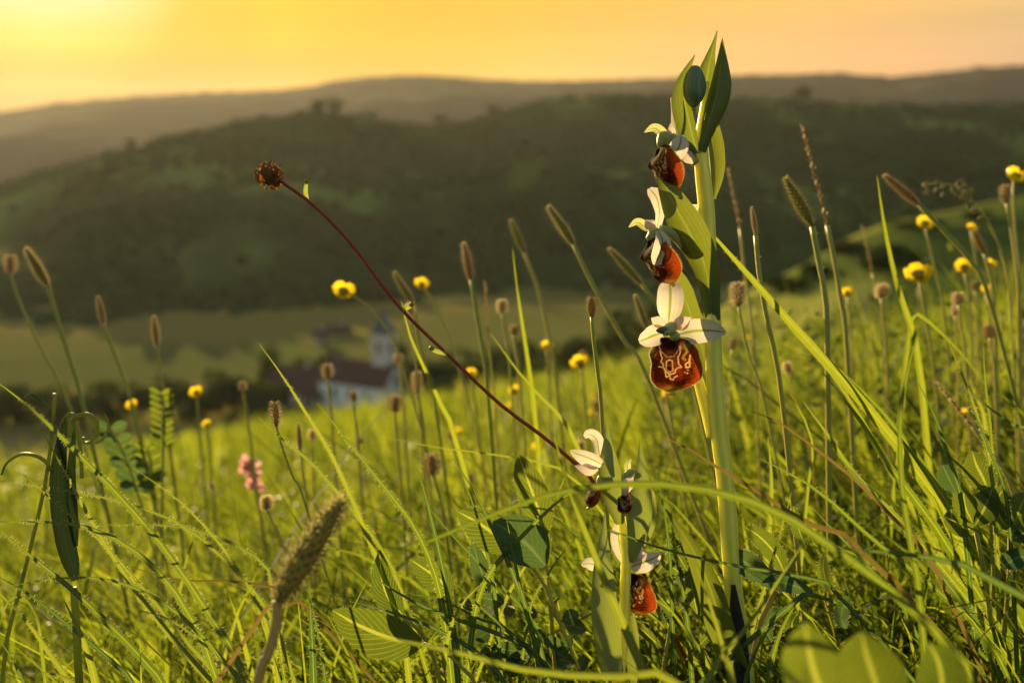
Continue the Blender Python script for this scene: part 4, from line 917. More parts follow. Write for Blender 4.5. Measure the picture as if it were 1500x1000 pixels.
tuft(P(770, 1080, .45), 'thin crossing blades with bristly edges between the two orchids and the broad leaves', [
    ([(862, 712), (830, 725), (800, 750), (760, 790), (720, 835), (700, 880), (690, 940)], 9, .43, H),
    ([(848, 783), (820, 815), (800, 845), (780, 880), (770, 930)], 6, .44, H),
    ([(830, 690), (815, 730), (795, 780), (770, 830), (740, 880)], 6, .46, dict(hair=0.6)),
    ([(711, 850), (680, 880), (660, 920), (650, 980)], 8, .42, H),
    ([(742, 760), (750, 800), (760, 850), (775, 910), (790, 980)], 8, .42, dict(m=M_blade_dark)),
    ([(848, 765), (900, 778), (960, 800), (1030, 818), (1100, 832), (1180, 845), (1230, 870)], 7, .41, dict(m=M_blade_dark, wrap=1.8)),
    ([(960, 688), (975, 760), (983, 840), (985, 920), (990, 1000)], 9, .45, dict(m=M_blade_dark)),
    ([(976, 726), (990, 800), (1000, 860), (1010, 940)], 9, .47, dict(m=M_blade_dark)),
    ([(953, 858), (980, 890), (1010, 930), (1040, 980)], 8, .43),
    ([(812, 745), (840, 780), (865, 800), (872, 840)], 6, .45, dict(m=M_blade_dark))], GT)
tuft(P(1440, 1090, .47), 'dense tuft of long green blades slanting from the lower right corner up to the left', [
    ([(1109, 670), (1150, 690), (1203, 722), (1278, 789), (1330, 830), (1388, 877), (1450, 940)], 9, .43, dict(hair=0.3)),
    ([(1177, 589), (1215, 640), (1256, 700), (1326, 771), (1410, 868), (1489, 982)], 15, .46, dict(hair=0.5)),
    ([(1205, 545), (1260, 615), (1300, 679), (1361, 758), (1432, 868), (1500, 970)], 17, .47, dict(hair=0.3, rnd=0.3)),
    ([(1225, 665), (1275, 720), (1326, 780), (1380, 845), (1440, 930)], 13, .44, dict(m=M_blade_dark, hair=0.6)),
    ([(1230, 540), (1290, 600), (1340, 665), (1390, 740), (1450, 840), (1510, 940)], 17, .49),
    ([(1155, 480), (1215, 545), (1260, 610), (1310, 700), (1370, 800), (1440, 910)], 10, .50, dict(rnd=0.8)),
    ([(1342, 555), (1365, 600), (1383, 648), (1401, 705), (1412, 760)], 8, .45, dict(m=M_blade_dark)),
    ([(1405, 555), (1430, 610), (1452, 665), (1470, 710), (1480, 780)], 7, .44, dict(m=M_blade_dark, hair=0.7)),
    ([(1383, 488), (1410, 550), (1432, 610), (1450, 680), (1460, 780)], 7, .46, dict(hair=0.8)),
    ([(1440, 500), (1443, 560), (1452, 640), (1455, 720)], 8, .48, dict(hair=0.3)),
    ([(1185, 738), (1215, 770), (1250, 805), (1290, 850), (1330, 900)], 7, .43, dict(m=M_blade_dark, hair=0.3)),
    ([(1368, 650), (1410, 685), (1450, 730), (1490, 780), (1540, 850)], 10, .45, dict(m=M_blade_dark)),
    ([(1130, 560), (1165, 590), (1190, 650), (1183, 720)], 6, .5),
    ([(1400, 565), (1440, 590), (1480, 620), (1530, 655)], 7, .44, dict(m=M_blade_dark))], GT)
tuft(P(1180, 1060, .45), 'low dark blades and stems spreading at the foot of the tall orchid', [
    ([(1125, 640), (1130, 700), (1128, 760), (1120, 850)], 12, .52, dict(rnd=1.0)),
    ([(1160, 720), (1140, 790), (1120, 860), (1100, 930)], 8, .44, dict(hair=0.5)),
    ([(1150, 895), (1120, 930), (1100, 970), (1090, 1010)], 8, .43),
    ([(1084, 950), (1110, 965), (1135, 985), (1160, 1020)], 6, .42, dict(m=M_blade_dark)),
    ([(1175, 870), (1150, 910), (1135, 950), (1125, 1000)], 11, .43, dict(hair=0.4)),
    ([(1290, 905), (1255, 895), (1225, 882), (1190, 872), (1165, 880)], 10, .43, dict(m=M_blade_dark))], GT)
one = [('lone yellow green blade crossing behind the tall orchid stem and sloping down to the right', ([(1022, 318), (1060, 362), (1110, 418), (1160, 475), (1225, 545), (1290, 620), (1350, 700), (1400, 780)], 17, .47, .50, dict(rnd=0.95, hair=0.2))),
       ('arched olive blade crossing in front of both orchids, blurred and nearest of the long blades', ([(622, 795), (700, 762), (790, 728), (870, 712), (960, 708), (1060, 722), (1150, 755), (1260, 830), (1350, 905), (1430, 1000)], 12, .33, .32, dict(rnd=0.25, wp=[0.3, 0.6, 0.85, 0.95, 1, 1.2, 1.5, 1.8, 2.0]))),
       ('thin browning blade running down to the right from beside the second orchid top', ([(945, 630), (1000, 652), (1060, 690), (1120, 725), (1180, 765), (1260, 800)], 9, .40, .40, dict(m=M_blade_dry))),
       ('blurred dark blade lying across the grass in front of the right tuft', ([(1205, 800), (1270, 806), (1330, 812), (1414, 828), (1500, 876), (1560, 900)], 13, .35, .34, dict(m=M_blade_dark))),
       ('blurred upright dark blade in front of the right hand tuft', ([(1352, 470), (1335, 520), (1322, 580), (1318, 640), (1322, 720), (1335, 800), (1350, 900)], 10, .37, .36, dict(m=M_blade))),
       ('thin brown straw leaning left across the middle of the right tuft', ([(1094, 600), (1140, 618), (1195, 657), (1256, 705), (1310, 760), (1370, 830)], 7, .41, .42, dict(m=M_blade_dry))),
       ('tall thin light green blade standing up left of the fluffy right panicle', ([(1285, 258), (1292, 310), (1303, 370), (1318, 430), (1335, 480), (1350, 560)], 11, .56, .58, dict(rnd=0.9))),
       ('tall slender bright blade standing against the hill right of the yellow buttercup row', ([(751, 364), (757, 420), (766, 480), (775, 540), (785, 620)], 9, .58, .62, dict(rnd=0.8))),
       ('long bright blade behind the red burnet stem, bent towards the upper left', ([(588, 440), (600, 490), (622, 540), (645, 590), (670, 650)], 9, .52, .55, dict(rnd=0.9))),
       ('short bright blade leaning left below the tallest plantain of the middle', ([(720, 490), (760, 545), (800, 590), (840, 640)], 8, .55, .55, dict(rnd=1.0))),
       ('leaning blade at the right edge below the yellow flowers', ([(1440, 560), (1410, 520), (1370, 480), (1340, 460), (1330, 500), (1320, 600)], 9, .58, .58, dict(rnd=0.7))),
       ('soft blurred yellow blade hanging over the lower middle foreground', ([(530, 930), (600, 940), (690, 960), (790, 985), (900, 990), (1000, 1000)], 14, .30, .30, dict(rnd=1.0))),
       ('blurred olive blade rising in front of the short second orchid', ([(812, 640), (835, 720), (862, 790), (890, 860), (920, 930), (950, 1010)], 15, .37, .36, dict(rnd=0.8))),
       ('blurred crossed blade rising at the lower right of the short orchid', ([(1190, 775), (1140, 850), (1100, 910), (1060, 960), (1030, 1010)], 11, .34, .33, dict(rnd=0.9))),
       ('pair of the crossing blurred blades, slanting the other way beside the orchid leaf', ([(1020, 830), (1045, 900), (1062, 960), (1075, 1010)], 13, .34, .33, dict(rnd=0.9))),
       ('browned curling blade tip rising between the middle tuft and the left tuft', ([(150, 820), (210, 835), (260, 850), (330, 850), (400, 860), (440, 880)], 5, .46, .46, dict(m=M_blade_dry))),
       ('dry brown blade lying under the leaning plantain spike', ([(500, 935), (450, 885), (420, 885), (400, 890), (380, 905)], 8, .37, .37, dict(m=M_blade_dry))),
       ('thin stiff straw reaching down to the second orchid from the upper left', ([(560, 640), (640, 655), (720, 665), (800, 680), (860, 720)], 5, .5, .5, dict(rnd=1.0)))]
for lab, b in one:
    pts, wd, d0, d1, kw = b
    t = thing('long_grass_blade', to_ground(poly(pts, d0, d1))[-1], lab, 'grass blade', 'single long blades')
    blade(t, pts, wd, d0, d1, **kw)

# ------------------------------------------------------------------ spikes and seed heads
def spike_head(parent, tip, base, wpx, d, kind, name='flower_head', mh=None):
    a = P(base[0], base[1], d); b = P(tip[0], tip[1], d + random.uniform(-0.004, 0.004)); r0 = PX(wpx, d) / 2
    ln = (b - a).length; ax = np.array((b - a).normalized())
    ref = np.array([0.3, 0.8, 0.5]); A = unit(np.cross(ax, ref)); B = np.cross(ax, A)
    rnd_ = kind in ('round', 'pale')
    prof = [0.28, 0.72, 0.96, 1, 0.92, 0.76, 0.54, 0.2] if not rnd_ else [0.45, 0.85, 1.0, 1.0, 0.85, 0.45]
    if kind == 'thin': prof = [0.6, 1, 0.7, 1, 0.65, 0.9, 0.5, 0.7, 0.35, 0.15]
    mb = MB(); body(mb, a, b, [r0 * (0.28 if kind == 'thin' else 0.55 if kind != 'pale' else 0.42) * q for q in prof], 10, 16, rnd=0.2)
    n = int(46 if kind == 'thin' else 150 if not rnd_ else 90); V = []; F = []; Rn = []; V2 = []; F2 = []
    for k in range(n):
        t = (k + 0.5) / n; an = k * 2.39996; rr = float(np.interp(t, np.linspace(0, 1, len(prof)), prof)) * r0 * (0.3 if kind == 'thin' else 0.58)
        o = A * math.cos(an) + B * math.sin(an); c = np.array(a) + ax * ln * t + o * rr
        up = unit(ax * (0.9 if not rnd_ else 0.4) + o * random.uniform(0.35, 0.7)); sd = np.cross(up, o); s = r0 * random.uniform(0.28, 0.42) * (1 if kind != 'thin' else 2.4)
        q = len(V); V += [c - sd * s * 0.45, c + up * s * 0.6 + o * s * 0.3, c + sd * s * 0.45, c + up * s * 1.25 + o * s * 0.1]; F += [(q, q + 1, q + 2), (q, q + 3, q + 1), (q + 1, q + 3, q + 2)]; Rn += [random.random()] * 4
        for h in range(4 if kind != 'pale' else 8):
            dd = unit(o + ax * random.uniform(-0.1, 0.6) + sd * random.uniform(-0.5, 0.5)); l = r0 * (random.uniform(0.45, 0.85) if kind != 'pale' else random.uniform(0.5, 0.95)); wdt = r0 * (0.04 if kind != 'pale' else 0.07)
            q = len(V2); V2 += [c - sd * wdt, c + sd * wdt, c + dd * l + o * r0 * 0.05]; F2.append((q, q + 1, q + 2))
    mb.add(V, F, None, np.array(Rn), 0); mb.add(V2, F2, None, 0.5, 1)
    return mb.build(name, [mh or {'green': M_spike, 'brown': M_spike_br, 'thin': M_spike_br, 'round': M_spike_br, 'pale': M_spike_br}[kind], M_fuzz], parent)
def spike(tip, base, wpx, stem, d, kind, lab, stemw=None, stem_m=None, name='plantain', cat='plantain', group='plantain spikes standing above the grass'):
    sp_ = [base] + stem; pts = to_ground(poly(sp_, d, d)); t = thing(name, pts[-1], lab, cat, group)
    spike_head(t, tip, base, wpx, d, kind, mh=M_spike_gold if d < 0.36 else None)
    mb = MB(); sw = stemw or max(4.0, wpx * 0.34); C, Rr, T = tube(mb, pts, [PX(sw, d) / 2] * 2, 6, max(8, 3 * len(pts)), rnd=random.random())
    V = []; F = []
    for k in range(160):
        i = random.randrange(0, len(C) - 1); o = unit(np.array([random.gauss(0, 1), random.gauss(0, 1), random.gauss(0, 0.3)])); c = C[i] + (C[i + 1] - C[i]) * random.random() + o * Rr[0] * 0.8; q = len(V)
        V += [c - T[i] * 0.00006, c + T[i] * 0.00006, c + o * Rr[0] * random.uniform(0.6, 1.4)]; F.append((q, q + 1, q + 2))
    mb.add(V, F, None, 0.5, 1)
    mb.build('stem', [stem_m or M_stalk, M_fuzz], t)
    return t
SP = [((38, 364), (70, 418), 19, [(85, 470), (100, 520), (125, 605)], .68, 'green', 'fat fuzzy plantain spike leaning left at the left edge of the meadow'),
      ((143, 434), (152, 476), 13, [(165, 510), (180, 550), (195, 600)], .75, 'brown', 'brown plantain spike between the fat left spike and the upright one'),
      ((225, 463), (230, 507), 14, [(234, 540), (240, 580)], .75, 'brown', 'small upright brown plantain spike over the feathery leaf'),
      ((803, 302), (840, 358), 18, [(865, 410), (890, 455), (915, 500), (945, 545)], .60, 'green', 'tall green plantain spike leaning left on a long pale stem in mid field'),
      ((748, 323), (768, 370), 15, [(790, 430), (805, 500), (815, 560)], .80, 'green', 'faint blurred plantain spike just left of the tall leaning one'),
      ((679, 356), (690, 410), 17, [(698, 460), (708, 520), (715, 580)], .65, 'brown', 'lumpy upright spike with a reddish stem right of the red burnet stem'),
      ((892, 364), (940, 416), 17, [(965, 450), (990, 490), (1010, 540)], .62, 'green', 'steeply leaning plantain spike just left of the orchid flowers'),
      ((577, 399), (606, 446), 15, [(614, 500), (630, 560), (640, 610)], .72, 'green', 'blurred plantain spike crossed by the red burnet stem'),
      ((1150, 261), (1190, 332), 25, [(1199, 380), (1208, 430), (1212, 500)], .54, 'green', 'large green plantain spike with pale fringe right of the orchid'),
      ((1295, 257), (1346, 300), 18, [(1380, 335), (1420, 380), (1450, 440)], .62, 'brown', 'drooping brown plantain spike near the right edge of the hills'),
      ((930, 432), (948, 482), 13, [(960, 520), (975, 570)], .62, 'green', 'short pale plantain spike half hidden behind the front facing orchid flower'),
      ((1425, 338), (1442, 372), 15, [(1450, 400), (1456, 450)], .72, 'brown', 'dark blurred plantain spike under the fluffy panicle'),
      ((437, 832 - 212), (440, 660), 12, [(445, 700), (450, 740)], .66, 'brown', 'short pale spike standing behind the dark fringed seed head')]
for a in SP: spike(*a)
spike((1174, 184), (1212, 330), 11, [(1222, 380), (1232, 440), (1240, 500)], .60, 'thin', 'tallest thin dark grass spike right of the orchid', 7, name='flowering_grass', cat='grass', group='thin flowering grasses')
spike((1066, 246), (1084, 335), 9, [(1090, 390), (1098, 450), (1105, 520)], .70, 'thin', 'faint pinkish grass spike close behind the orchid stem', 4, name='flowering_grass', cat='grass', group='thin flowering grasses')
spike((1101, 303), (1107, 345), 9, [(1112, 400), (1122, 460), (1145, 580)], .49, 'brown', 'narrow closed bud on a slim green stalk right of the orchid stem', 7, name='flowering_grass', cat='grass', group='thin flowering grasses')
spike((710, 412), (716, 500), 8, [(720, 540), (726, 600)], .72, 'thin', 'loose brownish grass spike behind the lumpy plantain', 3, name='flowering_grass', cat='grass', group='thin flowering grasses')
spike((1262, 330), (1278, 400), 7, [(1285, 440), (1292, 500)], .8, 'thin', 'short faint grass spike before the dark terrace bushes', 3, name='flowering_grass', cat='grass', group='thin flowering grasses')
spike((1372, 560), (1425, 625), 13, [(1450, 660), (1480, 710)], .58, 'thin', 'reddish fallen grass spike slanting under the right buttercups', 6, name='flowering_grass', cat='grass', group='thin flowering grasses')
# round seed heads: top, bottom, width
RD = [((15, 374), (15, 400), 20, [(28, 440), (60, 510), (100, 590)], .80, 'pale', 'round glowing seed head alone at the far left edge'),
      ((866, 436), (867, 464), 20, [(870, 500), (876, 550), (882, 615)], .46, 'round', 'sharp brown bud head on a hairy stalk left of the lower orchid flower'),
      ((1080, 415), (1082, 448), 25, [(1090, 490), (1100, 530), (1118, 580)], .60, 'pale', 'fuzzy round seed head with dark heart right of the orchid stem'),
      ((402, 588), (405, 625), 20, [(415, 660), (430, 700), (448, 740)], .48, 'pale', 'dark oval seed head with bright fringe in front of the church trees'),
      ((479, 534), (480, 554), 18, [(484, 590), (488, 640)], .72, 'pale', 'small round seed head just above the church roof'),
      ((518, 573), (518, 588), 14, [(520, 610), (524, 650)], .75, 'round', 'tiny pinkish head in front of the church wall'),
      ((580, 580), (578, 603), 24, [(580, 630), (584, 670)], .68, 'pale', 'pale pinkish seed head beside the right end of the church'),
      ((632, 668), (634, 694), 26, [(640, 715), (650, 760)], .58, 'pale', 'round grey green head ringed with light in the middle grass'),
      ((735, 440), (736, 458), 16, [(742, 500), (748, 550)], .75, 'pale', 'pale blurred head between the tall blade and the lumpy spike'),
      ((390, 727), (391, 746), 18, [(400, 765), (415, 800)], .56, 'pale', 'dark round head with pale ring below the pink flower'),
      ((1470, 272), (1474, 297), 18, [(1480, 330), (1488, 390), (1492, 440)], .68, 'round', 'round brown head just under the highest yellow flower at right'),
      ((600, 446), (602, 460), 14, [(606, 500), (612, 560)], .7, 'pale', 'pinkish small head touching the red burnet stem'),
      ((1292, 418), (1291, 436), 20, [(1294, 470), (1298, 510)], .72, 'pale', 'pale ringed head left of the large buttercup'),
      ((1402, 430), (1404, 446), 18, [(1408, 480), (1414, 520)], .70, 'pale', 'whitish head in the grass below the paired yellow flowers'),
      ((610, 545), (612, 575), 16, [(616, 600), (622, 640)], .7, 'pale', 'beige withered head right of the church steeple'),
      ((583, 520), (584, 532), 14, [(588, 560), (592, 610)], .78, 'pale', 'faint round head right of the steeple top'),
      ((755, 478), (752, 490), 15, [(756, 520), (762, 570)], .72, 'pale', 'flattened pale head at the foot of the tall slender blade'),
      ((355, 560), (356, 572), 12, [(360, 600), (368, 650)], .8, 'pale', 'faint pinkish head left of the village house'),
      ((1448, 478), (1450, 494), 18, [(1454, 520), (1458, 560)], .66, 'pale', 'pale curled head low at the right edge of the meadow')]
for a in RD: spike(*a, stemw=4 if a[0][0] != 866 else 6, name='seed_head_plant', cat='wildflower', group='round seed heads among the grass')
# the burnet on its red stem
bp_ = [(400, 258), (425, 275), (455, 297), (490, 330), (525, 370), (560, 418), (590, 455), (625, 490), (660, 523), (700, 562), (740, 598), (790, 635), (835, 672), (880, 720)]
pts = to_ground(poly(bp_, .44, .47)); t = thing('burnet', pts[-1], 'round burnet head on a long curved red stem before the hill', 'wildflower')
mb = MB(); body(mb, P(406, 270, .44), P(383, 245, .44), [PX(q, .44) for q in (4, 8, 10, 10, 7, 3)], 12, 12)
g = np.random.default_rng(4); c0 = np.array(P(394, 257, .44)); V = []; F = []; Rn = []
for k in range(150):
    z = 1 - 2 * (k + .5) / 150; an = k * 2.39996; o = np.array([math.cos(an) * math.sqrt(1 - z * z), math.sin(an) * math.sqrt(1 - z * z), z]); r = PX(14, .44)
    A = unit(np.cross(o, [0.2, 0.5, 0.9])); B = np.cross(o, A); s = r * g.uniform(0.22, 0.42); q = len(V); c = c0 + o * r * g.uniform(0.65, 1.15)
    V += [c + A * s, c + B * s * 0.7 + o * s * 1.1, c - A * s, c - B * s * 0.7 + o * s * 1.5]; F.append((q, q + 1, q + 2, q + 3)); Rn += [g.uniform()] * 4
mb.add(V, F, None, np.array(Rn)); mb.build('flower_head', [M_burnet, M_hair], t)
mb = MB(); tube(mb, pts, [PX(q, .45) / 2 for q in (5, 5.5, 5.5, 6.5, 7, 8)], 8, 50); mb.build('stem', M_stalk_red, t)
for (x0, y0), (x1, y1) in (((450, 292), (449, 268)), ((655, 518), (632, 512)), ((590, 455), (603, 448))):
    mb = MB(); surf(mb, poly([(x0, y0), ((x0 + x1) / 2 - 2, (y0 + y1) / 2), (x1, y1)], .445), [PX(6), PX(8), PX(5)], None, 1.5, 5, 8); body(mb, P(x1, y1 + 2, .445), P(x1, y1 - 6, .445), [PX(1), PX(4), PX(4), PX(1)], 8, 8); mb.build('side_bud', M_tendril, t)
# leaning grass head close to the lens
sd_ = spike((500, 733), (406, 880), 62, [(404, 915), (392, 960), (376, 1005)], .335, 'green', 'big blurred fuzzy spike bending right, closest head in the foreground', 15, M_stalk_pale, name='plantain', group='plantain spikes standing above the grass')
# the drooping panicle at right
pts = to_ground(poly([(1352, 272), (1385, 268), (1412, 283), (1432, 300), (1450, 330), (1470, 380), (1480, 450)], .70)); t = thing('quaking_grass', pts[-1], 'fluffy beige panicle drooping left above the yellow flowers at right', 'grass')
mb = MB(); tube(mb, pts, [PX(3, .7) / 2] * 2, 5, 24); mb.build('stem', M_stalk, t)
for k in range(46):
    s = random.random() ** 0.8; x = np.interp(s, [0, .35, .65, 1], [1350, 1405, 1420, 1445]); y = np.interp(s, [0, .35, .65, 1], [272, 268, 290, 325]) + random.uniform(-9, 12); x += random.uniform(-8, 8)
    mb = MB(); a = P(x, y, .7); body(mb, a, a + Vector((random.uniform(-1, 1), 0.2, random.uniform(-1, 0.2))).normalized() * PX(9, .7), [PX(q, .7) for q in (0.5, 2.6, 3.0, 2.0, 0.5)], 6, 6, rnd=random.random()); mb.build('spikelet', M_stalk_pale, t)

# ------------------------------------------------------------------ buttercups
def buttercup(c, r, stem, d, lab, tilt=0.3):
    d = d * 1.15; pts = to_ground(poly([c] + stem, d)); t = thing('buttercup', pts[-1], lab, 'wildflower', 'yellow buttercups in the meadow')
    mb = MB(); tube(mb, pts, [PX(max(3.5, r * 0.22), d) / 2] * 2, 6, 16, rnd=random.random()); mb.build('stem', M_stalk, t)
    o = P(c[0], c[1] + r * 0.45, d); R_ = PX(r, d); yaw = random.uniform(0, 6.28)
    axv = Vector((math.sin(yaw) * tilt, -abs(math.cos(yaw)) * tilt - 0.45, 1)).normalized(); q = axv.to_track_quat('Z', 'Y')
    for k in range(5):
        an = k * 1.2566 + yaw; dv = q @ Vector((math.cos(an), math.sin(an), 0))
        mb = MB(); surf(mb, [o, o + dv * R_ * 0.62 + axv * R_ * 0.12, o + dv * R_ * 0.95 + axv * R_ * 0.45, o + dv * R_ * 1.05 + axv * R_ * 0.8], [R_ * 0.4, R_ * 1.05, R_ * 1.3, R_ * 0.7], axv, -0.9, 7, 8, rnd=random.random()); mb.build('petal', M_yellow, t)
    mb = MB(); body(mb, o, o + axv * R_ * 0.55, [R_ * v for v in (0.15, 0.3, 0.34, 0.2)], 8, 8)
    for k in range(22):
        an = k * 2.4; dv = q @ Vector((math.cos(an), math.sin(an), 0)); tube(mb, [o + dv * R_ * 0.2, o + dv * R_ * 0.42 + axv * R_ * 0.6], [R_ * 0.035, R_ * 0.06], 4, 3)
    mb.build('heart', M_yell_c, t)
BC = [((502, 425), 17, [(520, 435), (548, 455), (570, 490), (592, 540)], .60, 'wide open yellow buttercup left of the red burnet stem, alone before the hill'),
      ((617, 415), 11, [(640, 450), (655, 490), (680, 560)], .72, 'small buttercup above the middle of the red burnet stem'),
      ((800, 506), 9, [(803, 540), (806, 590)], .75, 'tiny buttercup low between the slender blade and the leaning plantain'),
      ((851, 530), 14, [(855, 570), (860, 620)], .68, 'soft buttercup low behind the brown bud head'),
      ((690, 545), 8, [(694, 580), (700, 620)], .75, 'tiny buttercup just beneath the red burnet stem'),
      ((195, 592), 9, [(202, 620), (215, 670)], .72, 'small buttercup left of the feathery leaf'),
      ((289, 573), 10, [(290, 610), (294, 650)], .72, 'buttercup right of the feathery leaf against the field'),
      ((304, 620), 7, [(306, 650), (310, 690)], .75, 'tiny buttercup low in the grass above the pink flower'),
      ((1485, 256), 16, [(1484, 300), (1490, 370), (1495, 430)], .66, 'highest buttercup at the right edge against the dark hill'),
      ((1353, 326), 13, [(1362, 360), (1376, 420), (1385, 470)], .68, 'buttercup below the drooping brown plantain'),
      ((1345, 400), 19, [(1352, 440), (1362, 500), (1370, 550)], .62, 'largest yellow buttercup of the right hand group'),
      ((1241, 428), 9, [(1244, 460), (1248, 510)], .72, 'small buttercup left of the terrace bush'),
      ((1412, 390), 14, [(1418, 430), (1424, 490)], .70, 'pale buttercup right of the largest one'),
      ((1450, 386), 9, [(1454, 420), (1458, 470)], .72, 'small buttercup at the end of the right hand row'),
      ((1422, 333), 8, [(1428, 370), (1434, 430)], .75, 'tiny greenish yellow bud under the panicle'),
      ((1414, 605), 9, [(1418, 640), (1424, 690)], .68, 'buttercup low among the right hand blades')]
for a in BC: buttercup(*a)

# ------------------------------------------------------------------ pink vetch
t = thing('sainfoin', P(385, 790, 0.88), 'pink flower cluster low in the grass left of the big spike', 'wildflower')
mb = MB(); tube(mb, to_ground(poly([(366, 672), (372, 710), (382, 760), (390, 800)], 0.88)), [PX(5, 0.88) / 2] * 2, 6, 14); mb.build('stem', M_stalk, t)
for k in range(36):
    s = random.random(); side_ = random.choice((-1, 1)); y = 672 + 48 * s; x = 362 + 14 * s + random.gauss(0, 7) * (0.5 + s * 0.6)
    a = P(x, y, 0.88 + random.uniform(-0.006, 0.006)); mb = MB(); dv = Vector((random.uniform(-1, 1), random.uniform(-1, 0.2), random.uniform(-0.2, 0.9))).normalized()
    surf(mb, [a, a + dv * PX(5, 0.88), a + dv * PX(9, 0.88) + Vector((0, 0, PX(3, 0.88)))], [PX(6, 0.88), PX(10, 0.88), PX(5, 0.88)], None, 1.6, 5, 6, rnd=random.random()); mb.build('floret', M_pink, t)

# ------------------------------------------------------------------ broad leaves
LEAFP = [0.15, 0.6, 0.88, 1.0, 1.0, 0.92, 0.75, 0.48, 0.05]
def leaf(parent, pts, wpx, d, m=None, wrap=-0.5, roll=0.0, hair=0.8, name='leaf', stalk=None, rnd=None, hl=0.0011):
    mb = MB(); r = surf(mb, [P(*q) if len(q) == 3 else P(q[0], q[1], d) for q in pts], interp1([PX(wpx, d) * v for v in LEAFP], 22), None, wrap, 9, 22, roll, random.uniform(0.2, 0.9) if rnd is None else rnd, 0, wave=0.012)
    if hair: hairs(mb, *r, 1, step=0.0007 / hair, ln=hl, th=0.00007, fan=0.3)
    if stalk: tube(mb, to_ground([P(q[0], q[1], d) for q in stalk]), [PX(6, d) / 2, PX(7, d) / 2], 6, 12, mi=2)
    return mb.build(name, [m or M_leaf, M_hair, M_stalk], parent)
LG = 'broad leaved herbs low in the meadow'
t = thing('sainfoin_plant', P(640, 1000, .46), 'large ribbed leaf lying on the ground left of the short orchid, rim glowing', 'plant', LG)
leaf(t, [(620, 942), (575, 935), (525, 915), (487, 893)], 68, .43, roll=0.35, stalk=[(620, 942), (660, 960), (690, 990)])
leaf(t, [(590, 900), (572, 880), (560, 850), (556, 805)], 40, .45, stalk=[(590, 900), (620, 930), (640, 980)])
leaf(t, [(660, 870), (645, 850), (625, 835), (600, 818)], 44, .47, M_leaf, roll=0.3)
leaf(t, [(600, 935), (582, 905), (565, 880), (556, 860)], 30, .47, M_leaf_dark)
t = thing('sainfoin_plant', P(800, 860, .46), 'group of hairy ribbed leaflets and one dark round leaf left of the short orchid', 'plant', LG)
leaf(t, [(796, 790), (788, 745), (772, 700), (759, 664)], 46, .45, stalk=[(796, 790), (800, 830), (806, 880)], hair=1.0)
leaf(t, [(752, 808), (728, 785), (700, 765), (669, 748)], 58, .44, roll=0.2, hair=1.0, stalk=[(752, 808), (780, 830), (800, 860)])
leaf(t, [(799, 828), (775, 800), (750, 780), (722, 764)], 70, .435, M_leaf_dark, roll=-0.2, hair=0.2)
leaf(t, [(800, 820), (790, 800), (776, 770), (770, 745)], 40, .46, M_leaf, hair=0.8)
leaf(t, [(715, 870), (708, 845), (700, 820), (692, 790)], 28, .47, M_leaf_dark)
t = thing('clover_plant', P(1450, 900, .5), 'clover with dark three part leaves at the right edge', 'plant', 'clover among the grass')
for q, wd in (([(1425, 765), (1415, 745), (1412, 728), (1414, 716)], 34), ([(1428, 770), (1440, 748), (1448, 730), (1455, 712)], 40), ([(1430, 775), (1410, 772), (1395, 760), (1394, 745)], 30),
              ([(1478, 775), (1464, 755), (1462, 730), (1475, 710)], 34), ([(1480, 780), (1490, 755), (1498, 735), (1508, 720)], 36), ([(1482, 790), (1500, 780), (1515, 772), (1530, 765)], 34)):
    leaf(t, q, wd, .45, M_leaf, hair=0.3, name='leaflet')
mb = MB(); tube(mb, to_ground([P(1428, 770, .45), P(1440, 830, .455), P(1450, 900, .46)]), [PX(7) / 2] * 2, 6, 14); tube(mb, to_ground([P(1480, 780, .45), P(1478, 850, .46), P(1470, 930, .47)]), [PX(7) / 2] * 2, 6, 14); mb.build('stem', M_stalk, t)
t = thing('clover_plant', P(1420, 760, .52), 'ribbed oval clover leaf standing behind the right tuft', 'plant', 'clover among the grass')
leaf(t, [(1448, 720), (1440, 700), (1430, 680), (1424, 660)], 44, .47, hair=0.7, name='leaflet'); leaf(t, [(1400, 720), (1392, 705), (1385, 690), (1380, 680)], 30, .49, M_leaf_dark, name='leaflet')
leaf(t, [(1470, 830), (1480, 822), (1495, 815), (1515, 818)], 30, .44, M_leaf_dark, name='leaflet')
mb = MB(); tube(mb, to_ground([P(1448, 720, .47), P(1452, 780, .475), P(1455, 830, .48)]), [PX(6) / 2] * 2, 6, 12); mb.build('stem', M_stalk, t)
t = thing('clover_plant', P(1250, 1120, .26), 'large blurred pale green clover leaves rising at the bottom edge, nearest of all', 'plant', 'clover among the grass')
leaf(t, [(1215, 1040), (1195, 990), (1185, 950), (1180, 912)], 92, .25, rnd=0.95, hair=0, name='leaflet', wrap=-0.7); leaf(t, [(1290, 1060), (1285, 1010), (1270, 960), (1262, 925)], 100, .26, rnd=0.9, hair=0, name='leaflet', roll=0.3); leaf(t, [(1370, 1060), (1380, 1010), (1375, 970), (1360, 940)], 70, .27, M_leaf, hair=0, name='leaflet')
mb = MB(); 
for x in (1215, 1290, 1370): tube(mb, to_ground([P(x, 1040, .26), P(x + 8, 1090, .265), P(x + 12, 1140, .27)]), [PX(9, .26) / 2] * 2, 6, 12)
mb.build('stem', M_stalk, t)
t = thing('herb_rosette', P(1120, 960, .46), 'dark leaved hairy herb right of the tall orchid foot', 'plant', LG)
